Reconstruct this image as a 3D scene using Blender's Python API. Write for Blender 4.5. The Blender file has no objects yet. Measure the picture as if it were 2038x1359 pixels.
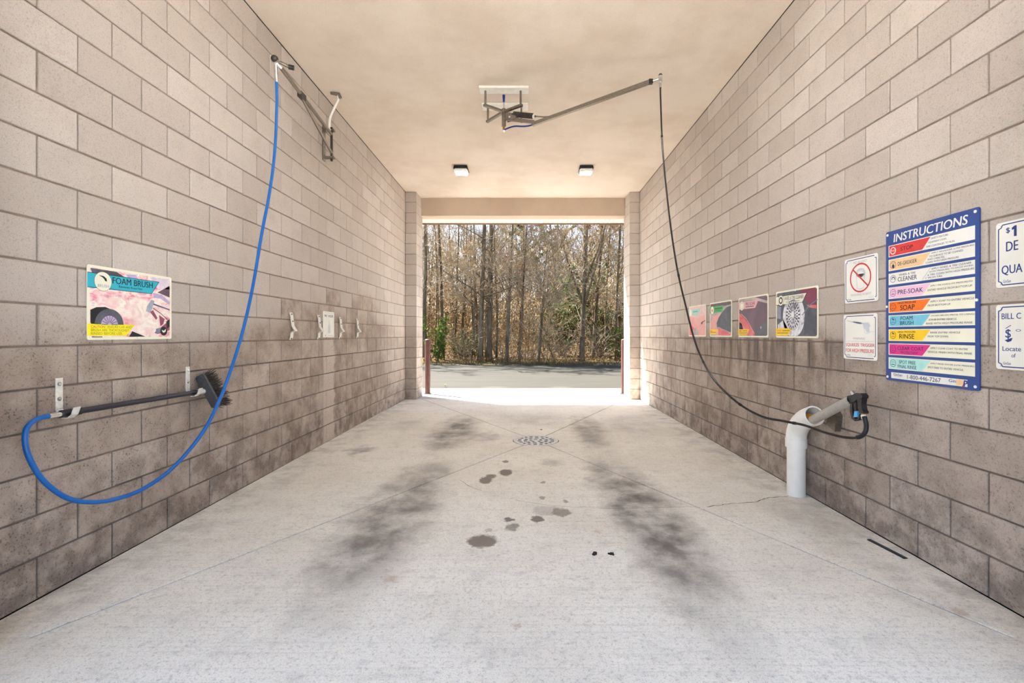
import bpy, bmesh, math, random
from mathutils import Vector, Matrix, Quaternion

scene = bpy.context.scene
COL = scene.collection

# ------------------------------------------------------------------ camera
FPX = 924.0                       # focal length in pixels of the 2038 px wide frame
VX, VY, CH = 1045.0, 665.0, 1.277  # vanishing point of the bay, eye height
XL, XR = -2.345, 2.245            # inner faces of the two block walls
cam_data = bpy.data.cameras.new('camera')
cam_data.sensor_width = 36.0
cam_data.lens = FPX / 2038 * 36
cam_data.shift_x = -(VX - 1019.0) / 2038
cam_data.shift_y = -(679.5 - VY) / 2038
cam_data.clip_end = 500
cam_data.clip_start = 0.05
cam = bpy.data.objects.new('camera', cam_data)
cam.location = (0, 0, CH)
cam.rotation_euler = (math.radians(90), 0, 0)
COL.objects.link(cam)
scene.camera = cam

# ------------------------------------------------------------------ light
SUN_TO = Vector((-0.68, 0.474, 1.0)).normalized()
world = bpy.data.worlds.new('sky')
scene.world = world
world.use_nodes = True
wn = world.node_tree.nodes
wl = world.node_tree.links
bg = wn['Background']
sky = wn.new('ShaderNodeTexSky')
sky.sky_type = 'NISHITA'
sky.sun_disc = False
sky.sun_elevation = math.asin(SUN_TO.z)
sky.sun_rotation = math.atan2(SUN_TO.x, SUN_TO.y)
sky.air_density = 1.0
sky.dust_density = 1.0
sky.ozone_density = 1.0
hsv = wn.new('ShaderNodeHueSaturation')
hsv.inputs['Saturation'].default_value = 0.95
wl.new(sky.outputs['Color'], hsv.inputs['Color'])
wl.new(hsv.outputs['Color'], bg.inputs['Color'])
bg.inputs['Strength'].default_value = 0.28
sun_data = bpy.data.lights.new('sun', 'SUN')
sun_data.energy = 26.0
sun_data.angle = math.radians(0.53)
sun_data.color = (1.0, 0.98, 0.95)
sun = bpy.data.objects.new('sun', sun_data)
sun.rotation_euler = (-SUN_TO).to_track_quat('-Z', 'Y').to_euler()
sun.location = (-20, 16, 30)
COL.objects.link(sun)

vs = scene.view_settings
vs.view_transform = 'Standard'
vs.look = 'None'
vs.gamma = 1.0
vs.use_curve_mapping = False
vs.exposure = 0.80
scene.cycles.max_bounces = 8
scene.cycles.diffuse_bounces = 5
scene.cycles.use_light_tree = False
scene.cycles.use_adaptive_sampling = True
scene.cycles.adaptive_threshold = 0.04
scene.cycles.glossy_bounces = 3
scene.cycles.caustics_reflective = False
scene.cycles.caustics_refractive = False
scene.cycles.sample_clamp_indirect = 12.0


# ------------------------------------------------------------------ helpers
def S(r, g, b):
    """sRGB 0-255 to linear rgba"""
    f = lambda c: (c / 255 / 12.92) if c / 255 <= 0.04045 else ((c / 255 + 0.055) / 1.055) ** 2.4
    return (f(r), f(g), f(b), 1.0)


def on_floor(px, py, z=0.0):
    Y = FPX * (CH - z) / (py - VY)
    return Vector(((px - VX) / FPX * Y, Y, z))


def on_x(px, py, x):
    """point of the plane x = const that the photograph shows at (px, py)"""
    Y = FPX * x / (px - VX)
    return Vector((x, Y, CH - (py - VY) / FPX * Y))


def at_y(px, py, Y):
    return Vector(((px - VX) / FPX * Y, Y, CH - (py - VY) / FPX * Y))


ORIGIN = {}


class MB:
    """collects shapes in world coordinates; build() links them as one mesh object"""
    def __init__(self):
        self.v = []
        self.f = []

    def add(self, vs_, fs_):
        o = len(self.v)
        self.v.extend([tuple(p) for p in vs_])
        self.f.extend([tuple(i + o for i in q) for q in fs_])
        return self

    def box(self, x0, x1, y0, y1, z0, z1):
        p = [(x0, y0, z0), (x1, y0, z0), (x1, y1, z0), (x0, y1, z0),
             (x0, y0, z1), (x1, y0, z1), (x1, y1, z1), (x0, y1, z1)]
        return self.add(p, [(0, 3, 2, 1), (4, 5, 6, 7), (0, 1, 5, 4), (1, 2, 6, 5), (2, 3, 7, 6), (3, 0, 4, 7)])

    def bbox(self, x0, x1, y0, y1, z0, z1, b=0.004, seg=2):
        """box with rounded edges"""
        bm = bmesh.new()
        bmesh.ops.create_cube(bm, size=1.0)
        for q in bm.verts:
            q.co = Vector(((x0 + x1) / 2 + q.co.x * (x1 - x0), (y0 + y1) / 2 + q.co.y * (y1 - y0),
                           (z0 + z1) / 2 + q.co.z * (z1 - z0)))
        bmesh.ops.bevel(bm, geom=list(bm.edges), offset=b, segments=seg, affect='EDGES')
        return self.frombm(bm)

    def frombm(self, bm):
        bm.verts.index_update()
        self.add([q.co[:] for q in bm.verts], [[q.index for q in f.verts] for f in bm.faces])
        bm.free()
        return self

    def prism(self, pts, vec):
        """polygon pts (any plane) swept along vec"""
        n = len(pts)
        vec = Vector(vec)
        a = [Vector(p) for p in pts]
        b = [p + vec for p in a]
        fs_ = [tuple(range(n)), tuple(range(2 * n - 1, n - 1, -1))]
        for i in range(n):
            j = (i + 1) % n
            fs_.append((i, i + n, j + n, j))
        return self.add(a + b, fs_)

    def tube(self, pts, rad, sides=8, cap=True):
        pts = [Vector(p) for p in pts]
        n = len(pts)
        if not isinstance(rad, (list, tuple)):
            rad = [rad] * n
        t0 = (pts[1] - pts[0]).normalized()
        up = Vector((0, 0, 1)) if abs(t0.z) < 0.9 else Vector((1, 0, 0))
        nrm = t0.cross(up).normalized()
        out = []
        fs_ = []
        for i, p in enumerate(pts):
            t = (pts[min(i + 1, n - 1)] - pts[max(i - 1, 0)])
            t = t.normalized() if t.length > 1e-9 else t0
            nrm = (nrm - t * nrm.dot(t))
            nrm = nrm.normalized() if nrm.length > 1e-6 else t.orthogonal().normalized()
            bn = t.cross(nrm)
            for k in range(sides):
                a = 2 * math.pi * k / sides
                out.append(p + (nrm * math.cos(a) + bn * math.sin(a)) * rad[i])
        for i in range(n - 1):
            for k in range(sides):
                k2 = (k + 1) % sides
                fs_.append((i * sides + k, i * sides + k2, (i + 1) * sides + k2, (i + 1) * sides + k))
        if cap:
            fs_.append(tuple(range(sides - 1, -1, -1)))
            fs_.append(tuple((n - 1) * sides + k for k in range(sides)))
        return self.add(out, fs_)

    def sphere(self, c, r, seg=12, rings=8, sc=(1, 1, 1)):
        bm = bmesh.new()
        bmesh.ops.create_uvsphere(bm, u_segments=seg, v_segments=rings, radius=r)
        for q in bm.verts:
            q.co = Vector((q.co.x * sc[0], q.co.y * sc[1], q.co.z * sc[2])) + Vector(c)
        return self.frombm(bm)

    def disc(self, c, axis, r, thick, sides=16):
        c = Vector(c)
        axis = Vector(axis).normalized()
        return self.tube([c, c + axis * thick], r, sides)

    def build(self, name, mat, parent=None, smooth=False, label=None):
        o0 = ORIGIN.get(parent, Vector((0, 0, 0))) if parent else Vector((0, 0, 0))
        me = bpy.data.meshes.new(name)
        me.from_pydata([(p[0] - o0.x, p[1] - o0.y, p[2] - o0.z) for p in self.v], [], self.f)
        me.materials.append(mat)
        if smooth:
            me.polygons.foreach_set('use_smooth', [True] * len(me.polygons))
            if smooth != 'all':
                try:
                    me.set_sharp_from_angle(angle=math.radians(40))
                except Exception:
                    pass
        me.update()
        ob = bpy.data.objects.new(name, me)
        COL.objects.link(ob)
        if parent:
            ob.parent = parent
        ORIGIN[ob] = o0
        if label:
            ob['label'] = label
        return ob


def tag(o, label=None, cat=None, group=None, kind=None):
    if label:
        o['label'] = label
    if cat:
        o['category'] = cat
    if group:
        o['group'] = group
    if kind:
        o['kind'] = kind
    return o


def thing(name, label, cat, loc, group=None):
    o = bpy.data.objects.new(name, None)
    o.empty_display_size = 0.1
    COL.objects.link(o)
    o.location = loc
    ORIGIN[o] = Vector(loc)
    return tag(o, label, cat, group)


def structure(o, label=None):
    return tag(o, label=label, kind='structure')


def smooth_path(pts, n=8):
    """Catmull-Rom through pts"""
    pts = [Vector(p) for p in pts]
    out = []
    for i in range(len(pts) - 1):
        p0 = pts[max(i - 1, 0)]
        p1, p2 = pts[i], pts[i + 1]
        p3 = pts[min(i + 2, len(pts) - 1)]
        for k in range(n):
            t = k / n
            out.append(0.5 * ((2 * p1) + (p2 - p0) * t + (2 * p0 - 5 * p1 + 4 * p2 - p3) * t * t
                              + (3 * p1 - p0 - 3 * p2 + p3) * t ** 3))
    out.append(pts[-1])
    return out


# ------------------------------------------------------------------ materials
class NT:
    def __init__(self, name):
        self.m = bpy.data.materials.new(name)
        self.m.use_nodes = True
        self.n = self.m.node_tree.nodes
        self.l = self.m.node_tree.links
        self.b = self.n['Principled BSDF']
        self._pos = None

    def new(self, t, **kw):
        nd = self.n.new(t)
        for k, v in kw.items():
            setattr(nd, k, v)
        return nd

    def put(self, sock, v):
        if hasattr(v, 'links') or isinstance(v, bpy.types.NodeSocket):
            self.l.new(v, sock)
        else:
            sock.default_value = v

    def pos(self):
        if self._pos is None:
            self._pos = self.new('ShaderNodeNewGeometry').outputs['Position']
        return self._pos

    def xyz(self):
        s = self.new('ShaderNodeSeparateXYZ')
        self.l.new(self.pos(), s.inputs[0])
        return s.outputs

    def math(self, op, a, b=0.0, c=None, clamp=False):
        nd = self.new('ShaderNodeMath', operation=op, use_clamp=clamp)
        self.put(nd.inputs[0], a)
        self.put(nd.inputs[1], b)
        if c is not None:
            self.put(nd.inputs[2], c)
        return nd.outputs[0]

    def ramp(self, v, a, b, lo=0.0, hi=1.0, smooth=True):
        nd = self.new('ShaderNodeMapRange')
        nd.interpolation_type = 'SMOOTHSTEP' if smooth else 'LINEAR'
        self.put(nd.inputs[0], v)
        self.put(nd.inputs[1], a)
        self.put(nd.inputs[2], b)
        self.put(nd.inputs[3], lo)
        self.put(nd.inputs[4], hi)
        return nd.outputs[0]

    def noise(self, scale, detail=3.0, rough=0.55, vec=None, stretch=None, dist=0.0):
        nd = self.new('ShaderNodeTexNoise')
        nd.inputs['Scale'].default_value = scale
        nd.inputs['Detail'].default_value = detail
        nd.inputs['Roughness'].default_value = rough
        nd.inputs['Distortion'].default_value = dist
        v = vec if vec is not None else self.pos()
        if stretch:
            mp = self.new('ShaderNodeMapping')
            mp.inputs['Scale'].default_value = stretch
            self.l.new(v, mp.inputs['Vector'])
            v = mp.outputs[0]
        self.l.new(v, nd.inputs['Vector'])
        return nd.outputs[0]

    def mix(self, f, a, b, mode='MIX'):
        nd = self.new('ShaderNodeMix', data_type='RGBA', blend_type=mode)
        self.put(nd.inputs[0], f)
        self.put(nd.inputs[6], a)
        self.put(nd.inputs[7], b)
        return nd.outputs[2]

    def bump(self, h, strength=0.3, dist=0.005):
        nd = self.new('ShaderNodeBump')
        nd.inputs['Strength'].default_value = strength
        nd.inputs['Distance'].default_value = dist
        self.put(nd.inputs['Height'], h)
        self.l.new(nd.outputs[0], self.b.inputs['Normal'])

    def done(self, col, rough=0.7, metal=0.0, spec=None):
        self.put(self.b.inputs['Base Color'], col)
        self.put(self.b.inputs['Roughness'], rough)
        self.put(self.b.inputs['Metallic'], metal)
        if spec is not None:
            self.b.inputs['Specular IOR Level'].default_value = spec
        return self.m


def plain(name, col, rough=0.6, metal=0.0, var=0.12, scale=30.0, bump=0.0, spec=None):
    """a material of one colour with faint wear"""
    t = NT(name)
    n = t.noise(scale, 4)
    dark = tuple(c * (1 - var) for c in col[:3]) + (1,)
    lite = tuple(min(1, c * (1 + var)) for c in col[:3]) + (1,)
    c = t.mix(t.ramp(n, 0.3, 0.7), dark, lite)
    if bump:
        t.bump(n, bump, 0.002)
    return t.done(c, rough, metal, spec)


def m_block():
    t = NT('split_block')
    x, y, z = t.xyz()
    rnd = t.new('ShaderNodeObjectInfo').outputs['Random']
    big = t.noise(1.3, 4, 0.6)
    mid = t.noise(7.0, 4, 0.65)
    grain = t.noise(95, 4, 0.75)
    fine = t.noise(240, 3, 0.7)
    base = t.mix(rnd, S(204, 194, 186), S(188, 177, 168))
    base = t.mix(t.math('MULTIPLY', t.ramp(mid, 0.45, 0.8), 0.35), base, S(174, 162, 152))
    # grime line: washed-up dirt on the lower courses, higher in the middle of the bay
    lift = t.math('SUBTRACT', t.ramp(y, 3.6, 5.2, 0.0, 0.42), t.ramp(y, 7.0, 8.8, 0.0, 0.35))
    edge = t.math('ADD', 1.22, t.math('MULTIPLY', lift, t.ramp(x, -0.5, 0.5, 1.0, 0.15)))
    wob = t.math('ADD', t.math('MULTIPLY', t.math('SUBTRACT', big, 0.5), 0.75),
                 t.math('MULTIPLY', t.math('SUBTRACT', rnd, 0.5), 0.5))
    d = t.math('SUBTRACT', t.math('ADD', z, t.math('MULTIPLY', wob, t.ramp(z, 1.2, 1.6, 0.25, 1.0))), edge)
    dirt = t.ramp(d, -0.10, 0.24, 1.0, 0.0)
    fade = t.ramp(y, 6.8, 9.2, 1.0, 0.5)
    dirt = t.math('MULTIPLY', dirt, fade)
    clean = t.math('MULTIPLY', t.ramp(x, -0.5, 0.5), t.ramp(y, 2.6, 3.5, 0.3, 0.0))
    dirt = t.math('MULTIPLY', dirt, t.math('SUBTRACT', 1.0, clean))
    blot = t.ramp(t.math('ADD', t.math('MULTIPLY', big, 0.55), t.math('MULTIPLY', mid, 0.45)), 0.36, 0.66)
    dcol = t.mix(blot, S(194, 179, 166), S(138, 121, 109))
    dcol = t.mix(t.math('MULTIPLY', rnd, 0.4), dcol, S(136, 115, 100))
    c = t.mix(t.math('MULTIPLY', dirt, 0.86), base, dcol)
    # grey-black water streaks under the right-hand posters and along the foot of that wall
    st = t.noise(1.0, 4, 0.6, stretch=(1, 9.0, 1.1))
    stm = t.math('MULTIPLY', t.ramp(z, 0.72, 1.2), t.ramp(z, 1.22, 1.26, 1.0, 0.0))
    stm = t.math('MULTIPLY', stm, t.math('MULTIPLY', t.ramp(y, 3.0, 3.5), t.ramp(y, 5.6, 6.4, 1.0, 0.0)))
    stm = t.math('MULTIPLY', stm, t.ramp(x, 0.0, 0.2))
    low = t.math('MULTIPLY', t.ramp(z, 0.0, 0.75, 1.0, 0.0), t.ramp(mid, 0.42, 0.62))
    low = t.math('MULTIPLY', low, 0.55)
    stm = t.math('MAXIMUM', t.math('MULTIPLY', stm, t.ramp(st, 0.42, 0.62)), low)
    c = t.mix(t.math('MULTIPLY', stm, 0.75), c, S(92, 82, 76))
    # rinsed streak below the mat-holder sign on the left wall
    ed = t.math('ADD', y, t.math('MULTIPLY', t.math('SUBTRACT', mid, 0.5), 0.12))
    cl = t.math('MULTIPLY', t.ramp(ed, 5.37, 5.43), t.ramp(ed, 5.68, 5.74, 1.0, 0.0))
    cl = t.math('MULTIPLY', cl, t.math('MULTIPLY', t.ramp(z, 1.2, 1.25, 1.0, 0.0), t.ramp(x, -0.5, 0.5, 1.0, 0.0)))
    c = t.mix(t.math('MULTIPLY', cl, 0.92), c, S(204, 190, 178))
    # limewash drips and white efflorescence
    ef = t.math('MULTIPLY', t.ramp(t.noise(3.1, 5, 0.7), 0.62, 0.75), t.math('MULTIPLY', dirt, 0.45))
    c = t.mix(ef, c, S(186, 174, 164))
    # pores
    pit = t.ramp(grain, 0.53, 0.66)
    pit = t.math('MULTIPLY', pit, t.math('ADD', 0.26, t.math('MULTIPLY', dirt, t.ramp(mid, 0.4, 0.65, 0.2, 0.65))))
    c = t.mix(pit, c, S(82, 70, 62))
    c = t.mix(t.math('MULTIPLY', t.ramp(fine, 0.48, 0.68), 0.34), c, S(116, 103, 94))
    t.bump(t.math('ADD', t.math('MULTIPLY', grain, 0.7), t.math('MULTIPLY', fine, 0.3)), 0.5, 0.008)
    return t.done(c, 0.92, 0, 0.2)


def m_mortar():
    t = NT('mortar')
    x, y, z = t.xyz()
    low = t.ramp(z, 1.1, 1.3, 1.0, 0.0)
    c = t.mix(low, S(160, 144, 131), S(116, 106, 99))
    c = t.mix(t.ramp(t.noise(9, 4), 0.4, 0.7), c, S(140, 124, 112))
    t.bump(t.noise(120, 2), 0.3, 0.003)
    return t.done(c, 0.95, 0, 0.15)


def spot(t, w, cx, cy, rx, ry, soft=0.25, k=1.0):
    """soft-edged oval stain of strength k round (cx, cy) in the warped plane coordinates w"""
    v = t.new('ShaderNodeVectorMath', operation='MULTIPLY_ADD')
    t.l.new(w, v.inputs[0])
    v.inputs[1].default_value = (1 / rx, 1 / ry, 0)
    v.inputs[2].default_value = (-cx / rx, -cy / ry, 0)
    n = t.new('ShaderNodeVectorMath', operation='LENGTH')
    t.l.new(v.outputs[0], n.inputs[0])
    return t.ramp(n.outputs['Value'], 1 - soft, 1 + soft, k, 0.0)


def plane(t, u, v):
    c = t.new('ShaderNodeCombineXYZ')
    t.put(c.inputs[0], u)
    t.put(c.inputs[1], v)
    return c.outputs[0]


def m_concrete(name, stained, tone=(S(242, 238, 227), S(229, 223, 210))):
    t = NT(name)
    x, y, z = t.xyz()
    big = t.noise(0.9, 5, 0.6)
    mid = t.noise(5, 5, 0.65)
    fine = t.noise(55, 4, 0.7)
    grit = t.noise(170, 2, 0.6)
    c = t.mix(t.ramp(big, 0.35, 0.7), tone[0], tone[1])
    c = t.mix(t.math('MULTIPLY', t.ramp(mid, 0.5, 0.75), 0.35), c, S(186, 182, 175))
    blotch = t.noise(17, 4, 0.7)
    c = t.mix(t.math('MULTIPLY', t.ramp(blotch, 0.5, 0.7), 0.30), c, S(168, 164, 157))
    # broom finish running across the slab
    br = t.noise(1.0, 3, 0.6, stretch=(1.2, 60, 1))
    c = t.mix(t.math('MULTIPLY', t.ramp(br, 0.5, 0.7), 0.14), c, S(150, 145, 138))
    c = t.mix(t.math('MULTIPLY', t.ramp(fine, 0.5, 0.72), 0.5), c, S(146, 142, 136))
    if stained:
        w1 = t.math('ADD', x, t.math('MULTIPLY', t.math('SUBTRACT', mid, 0.5), 0.30))
        w2 = t.math('ADD', y, t.math('MULTIPLY', t.math('SUBTRACT', t.noise(4.3, 4, 0.6, stretch=(1.3, 1, 1)), 0.5), 0.5))
        wv = plane(t, w1, w2)
        tr = None
        tn = t.ramp(t.noise(3.2, 6, 0.62, stretch=(1.0, 0.8, 1)), 0.28, 0.68, 0.2, 1.0)
        # tyre tracks: (centre x, centre y, half width, half length, strength)
        for cx, cy, rx, ry, k in ((-0.93, 3.35, 0.27, 1.05, 0.80), (-0.86, 4.1, 0.17, 0.55, 0.5), (-0.93, 6.1, 0.26, 0.95, 0.80),
                                  (-0.6, 5.75, 0.26, 0.22, 0.5),
                                  (0.86, 3.3, 0.24, 1.15, 0.86), (0.74, 4.1, 0.17, 0.6, 0.62), (0.86, 6.15, 0.2, 1.0, 0.62),
                                  (-1.82, 5.15, 0.15, 0.17, 0.6), (-1.7, 6.6, 0.22, 0.4, 0.3), (1.55, 6.6, 0.35, 0.7, 0.25),
                                  (0.25, 4.63, 0.11, 0.1, 0.35), (0.1, 7.0, 0.5, 0.5, 0.22), (1.95, 3.2, 0.22, 0.5, 0.25)):
            sp = spot(t, wv, cx, cy, rx, ry, 0.55, k)
            tr = sp if tr is None else t.math('MAXIMUM', tr, sp)
        tr = t.math('MULTIPLY', tr, tn)
        c = t.mix(t.math('MULTIPLY', tr, 1.08, clamp=True), c, S(98, 91, 84))
        sx = t.math('ADD', x, t.math('MULTIPLY', t.math('SUBTRACT', t.noise(24, 3), 0.5), 0.07))
        sy = t.math('ADD', y, t.math('MULTIPLY', t.math('SUBTRACT', t.noise(21, 3, stretch=(1, 1, 2)), 0.5), 0.09))
        sv = plane(t, sx, sy)
        oil = None
        for cx, cy, rx, ry, k in ((-0.265, 2.865, 0.088, 0.088, 1.0), (-0.345, 4.06, 0.055, 0.09, 1.0), (-0.31, 4.17, 0.05, 0.06, 0.95),
                                  (-0.18, 4.29, 0.062, 0.10, 1.0), (-0.085, 3.075, 0.045, 0.06, 0.8), (-0.11, 3.2, 0.033, 0.04, 1.0),
                                  (0.085, 3.21, 0.045, 0.055, 1.0), (0.26, 3.33, 0.07, 0.075, 0.8), (0.17, 3.36, 0.11, 0.1, 0.35),
                                  (-0.197, 4.66, 0.033, 0.05, 0.9), (0.135, 3.62, 0.02, 0.03, 0.7), (0.31, 3.55, 0.02, 0.025, 0.7),
                                  (-0.24, 3.03, 0.025, 0.03, 0.4), (0.155, 4.0, 0.02, 0.03, 0.7)):
            sp = spot(t, sv, cx, cy, rx, ry, 0.2, k)
            oil = sp if oil is None else t.math('MAXIMUM', oil, sp)
        c = t.mix(t.math('MULTIPLY', oil, 0.86), c, S(112, 101, 89))
        rust = None
        for cx, cy, rx in ((-0.04, 2.03, 0.013), (2.0, 2.13, 0.03), (0.47, 3.0, 0.02), (-0.35, 2.9, 0.02), (1.05, 2.7, 0.015), (-0.7, 2.42, 0.03)):
            sp = spot(t, sv, cx, cy, rx, rx, 0.6)
            rust = sp if rust is None else t.math('MAXIMUM', rust, sp)
        c = t.mix(t.math('MULTIPLY', rust, 0.35), c, S(176, 118, 70))
        # dirt that gathers along the foot of the walls
        ax = t.math('ABSOLUTE', t.math('ADD', x, 0.05))
        foot = t.math('MULTIPLY', t.ramp(ax, 1.75, 2.3), t.ramp(mid, 0.38, 0.62))
        c = t.mix(t.math('MULTIPLY', foot, 0.34), c, S(128, 120, 108))
    c = t.mix(t.math('MULTIPLY', t.ramp(grit, 0.52, 0.68), 0.34), c, S(116, 111, 105))
    t.bump(t.math('ADD', t.math('MULTIPLY', fine, 0.6), t.math('MULTIPLY', grit, 0.4)), 0.22, 0.004)
    return t.done(c, 0.85, 0, 0.3)


def m_stucco(name, a, b):
    t = NT(name)
    n = t.noise(1.4, 5, 0.6)
    g = t.noise(130, 3, 0.6)
    c = t.mix(t.ramp(n, 0.35, 0.7), a, b)
    c = t.mix(t.math('MULTIPLY', t.ramp(g, 0.5, 0.7), 0.16), c, S(160, 142, 124))
    t.bump(g, 0.5, 0.006)
    return t.done(c, 0.95, 0, 0.1)


def m_asphalt():
    t = NT('asphalt')
    x, y, z = t.xyz()
    n = t.noise(0.6, 5, 0.65, stretch=(0.6, 4.0, 1))
    g = t.noise(40, 3, 0.7)
    c = t.mix(t.ramp(n, 0.35, 0.68), (0.027, 0.0242, 0.0172, 1), (0.035, 0.0312, 0.0222, 1))
    c = t.mix(t.math('MULTIPLY', t.ramp(g, 0.45, 0.7), 0.35), c, (0.02, 0.0185, 0.015, 1))
    pt = t.math('MAXIMUM', spot(t, t.pos(), -0.75, 11.25, 0.28, 0.16, 0.5), spot(t, t.pos(), 0.85, 11.25, 0.28, 0.16, 0.5))
    c = t.mix(t.math('MULTIPLY', pt, 0.8), c, (0.055, 0.046, 0.035, 1))
    t.bump(g, 0.4, 0.01)
    return t.done(c, 0.9, 0, 0.2)


def m_ground():
    t = NT('leaf_litter_ground')
    n = t.noise(1.2, 5, 0.6)
    g = t.noise(14, 4, 0.7)
    c = t.mix(t.ramp(n, 0.35, 0.7), (0.085, 0.058, 0.036, 1), (0.055, 0.04, 0.024, 1))
    c = t.mix(t.ramp(g, 0.5, 0.7), c, (0.13, 0.09, 0.06, 1))
    t.bump(g, 0.6, 0.05)
    return t.done(c, 0.95, 0, 0.1)


def m_bark(name, a, b):
    t = NT(name)
    n = t.noise(7, 5, 0.7, stretch=(1, 1, 0.18))
    c = t.mix(t.ramp(n, 0.35, 0.68), a, b)
    t.bump(n, 0.6, 0.03)
    return t.done(c, 0.95, 0, 0.1)


def m_leaf(name, a, b, scale=3.0):
    t = NT(name)
    c = t.mix(t.ramp(t.noise(scale, 4, 0.7), 0.35, 0.65), a, b)
    t.done(c, 0.8, 0, 0.2)
    tl = t.new('ShaderNodeBsdfTranslucent')
    t.l.new(c, tl.inputs['Color'])
    mx = t.new('ShaderNodeMixShader')
    mx.inputs[0].default_value = 0.5
    t.l.new(t.b.outputs[0], mx.inputs[1])
    t.l.new(tl.outputs[0], mx.inputs[2])
    t.l.new(mx.outputs[0], t.n['Material Output'].inputs['Surface'])
    return t.m


def m_lens():
    t = NT('lamp_glow')
    t.b.inputs['Emission Color'].default_value = (0.97, 0.98, 1.0, 1)
    t.b.inputs['Emission Strength'].default_value = LAMP
    return t.done(S(245, 244, 240), 0.4)


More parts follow.
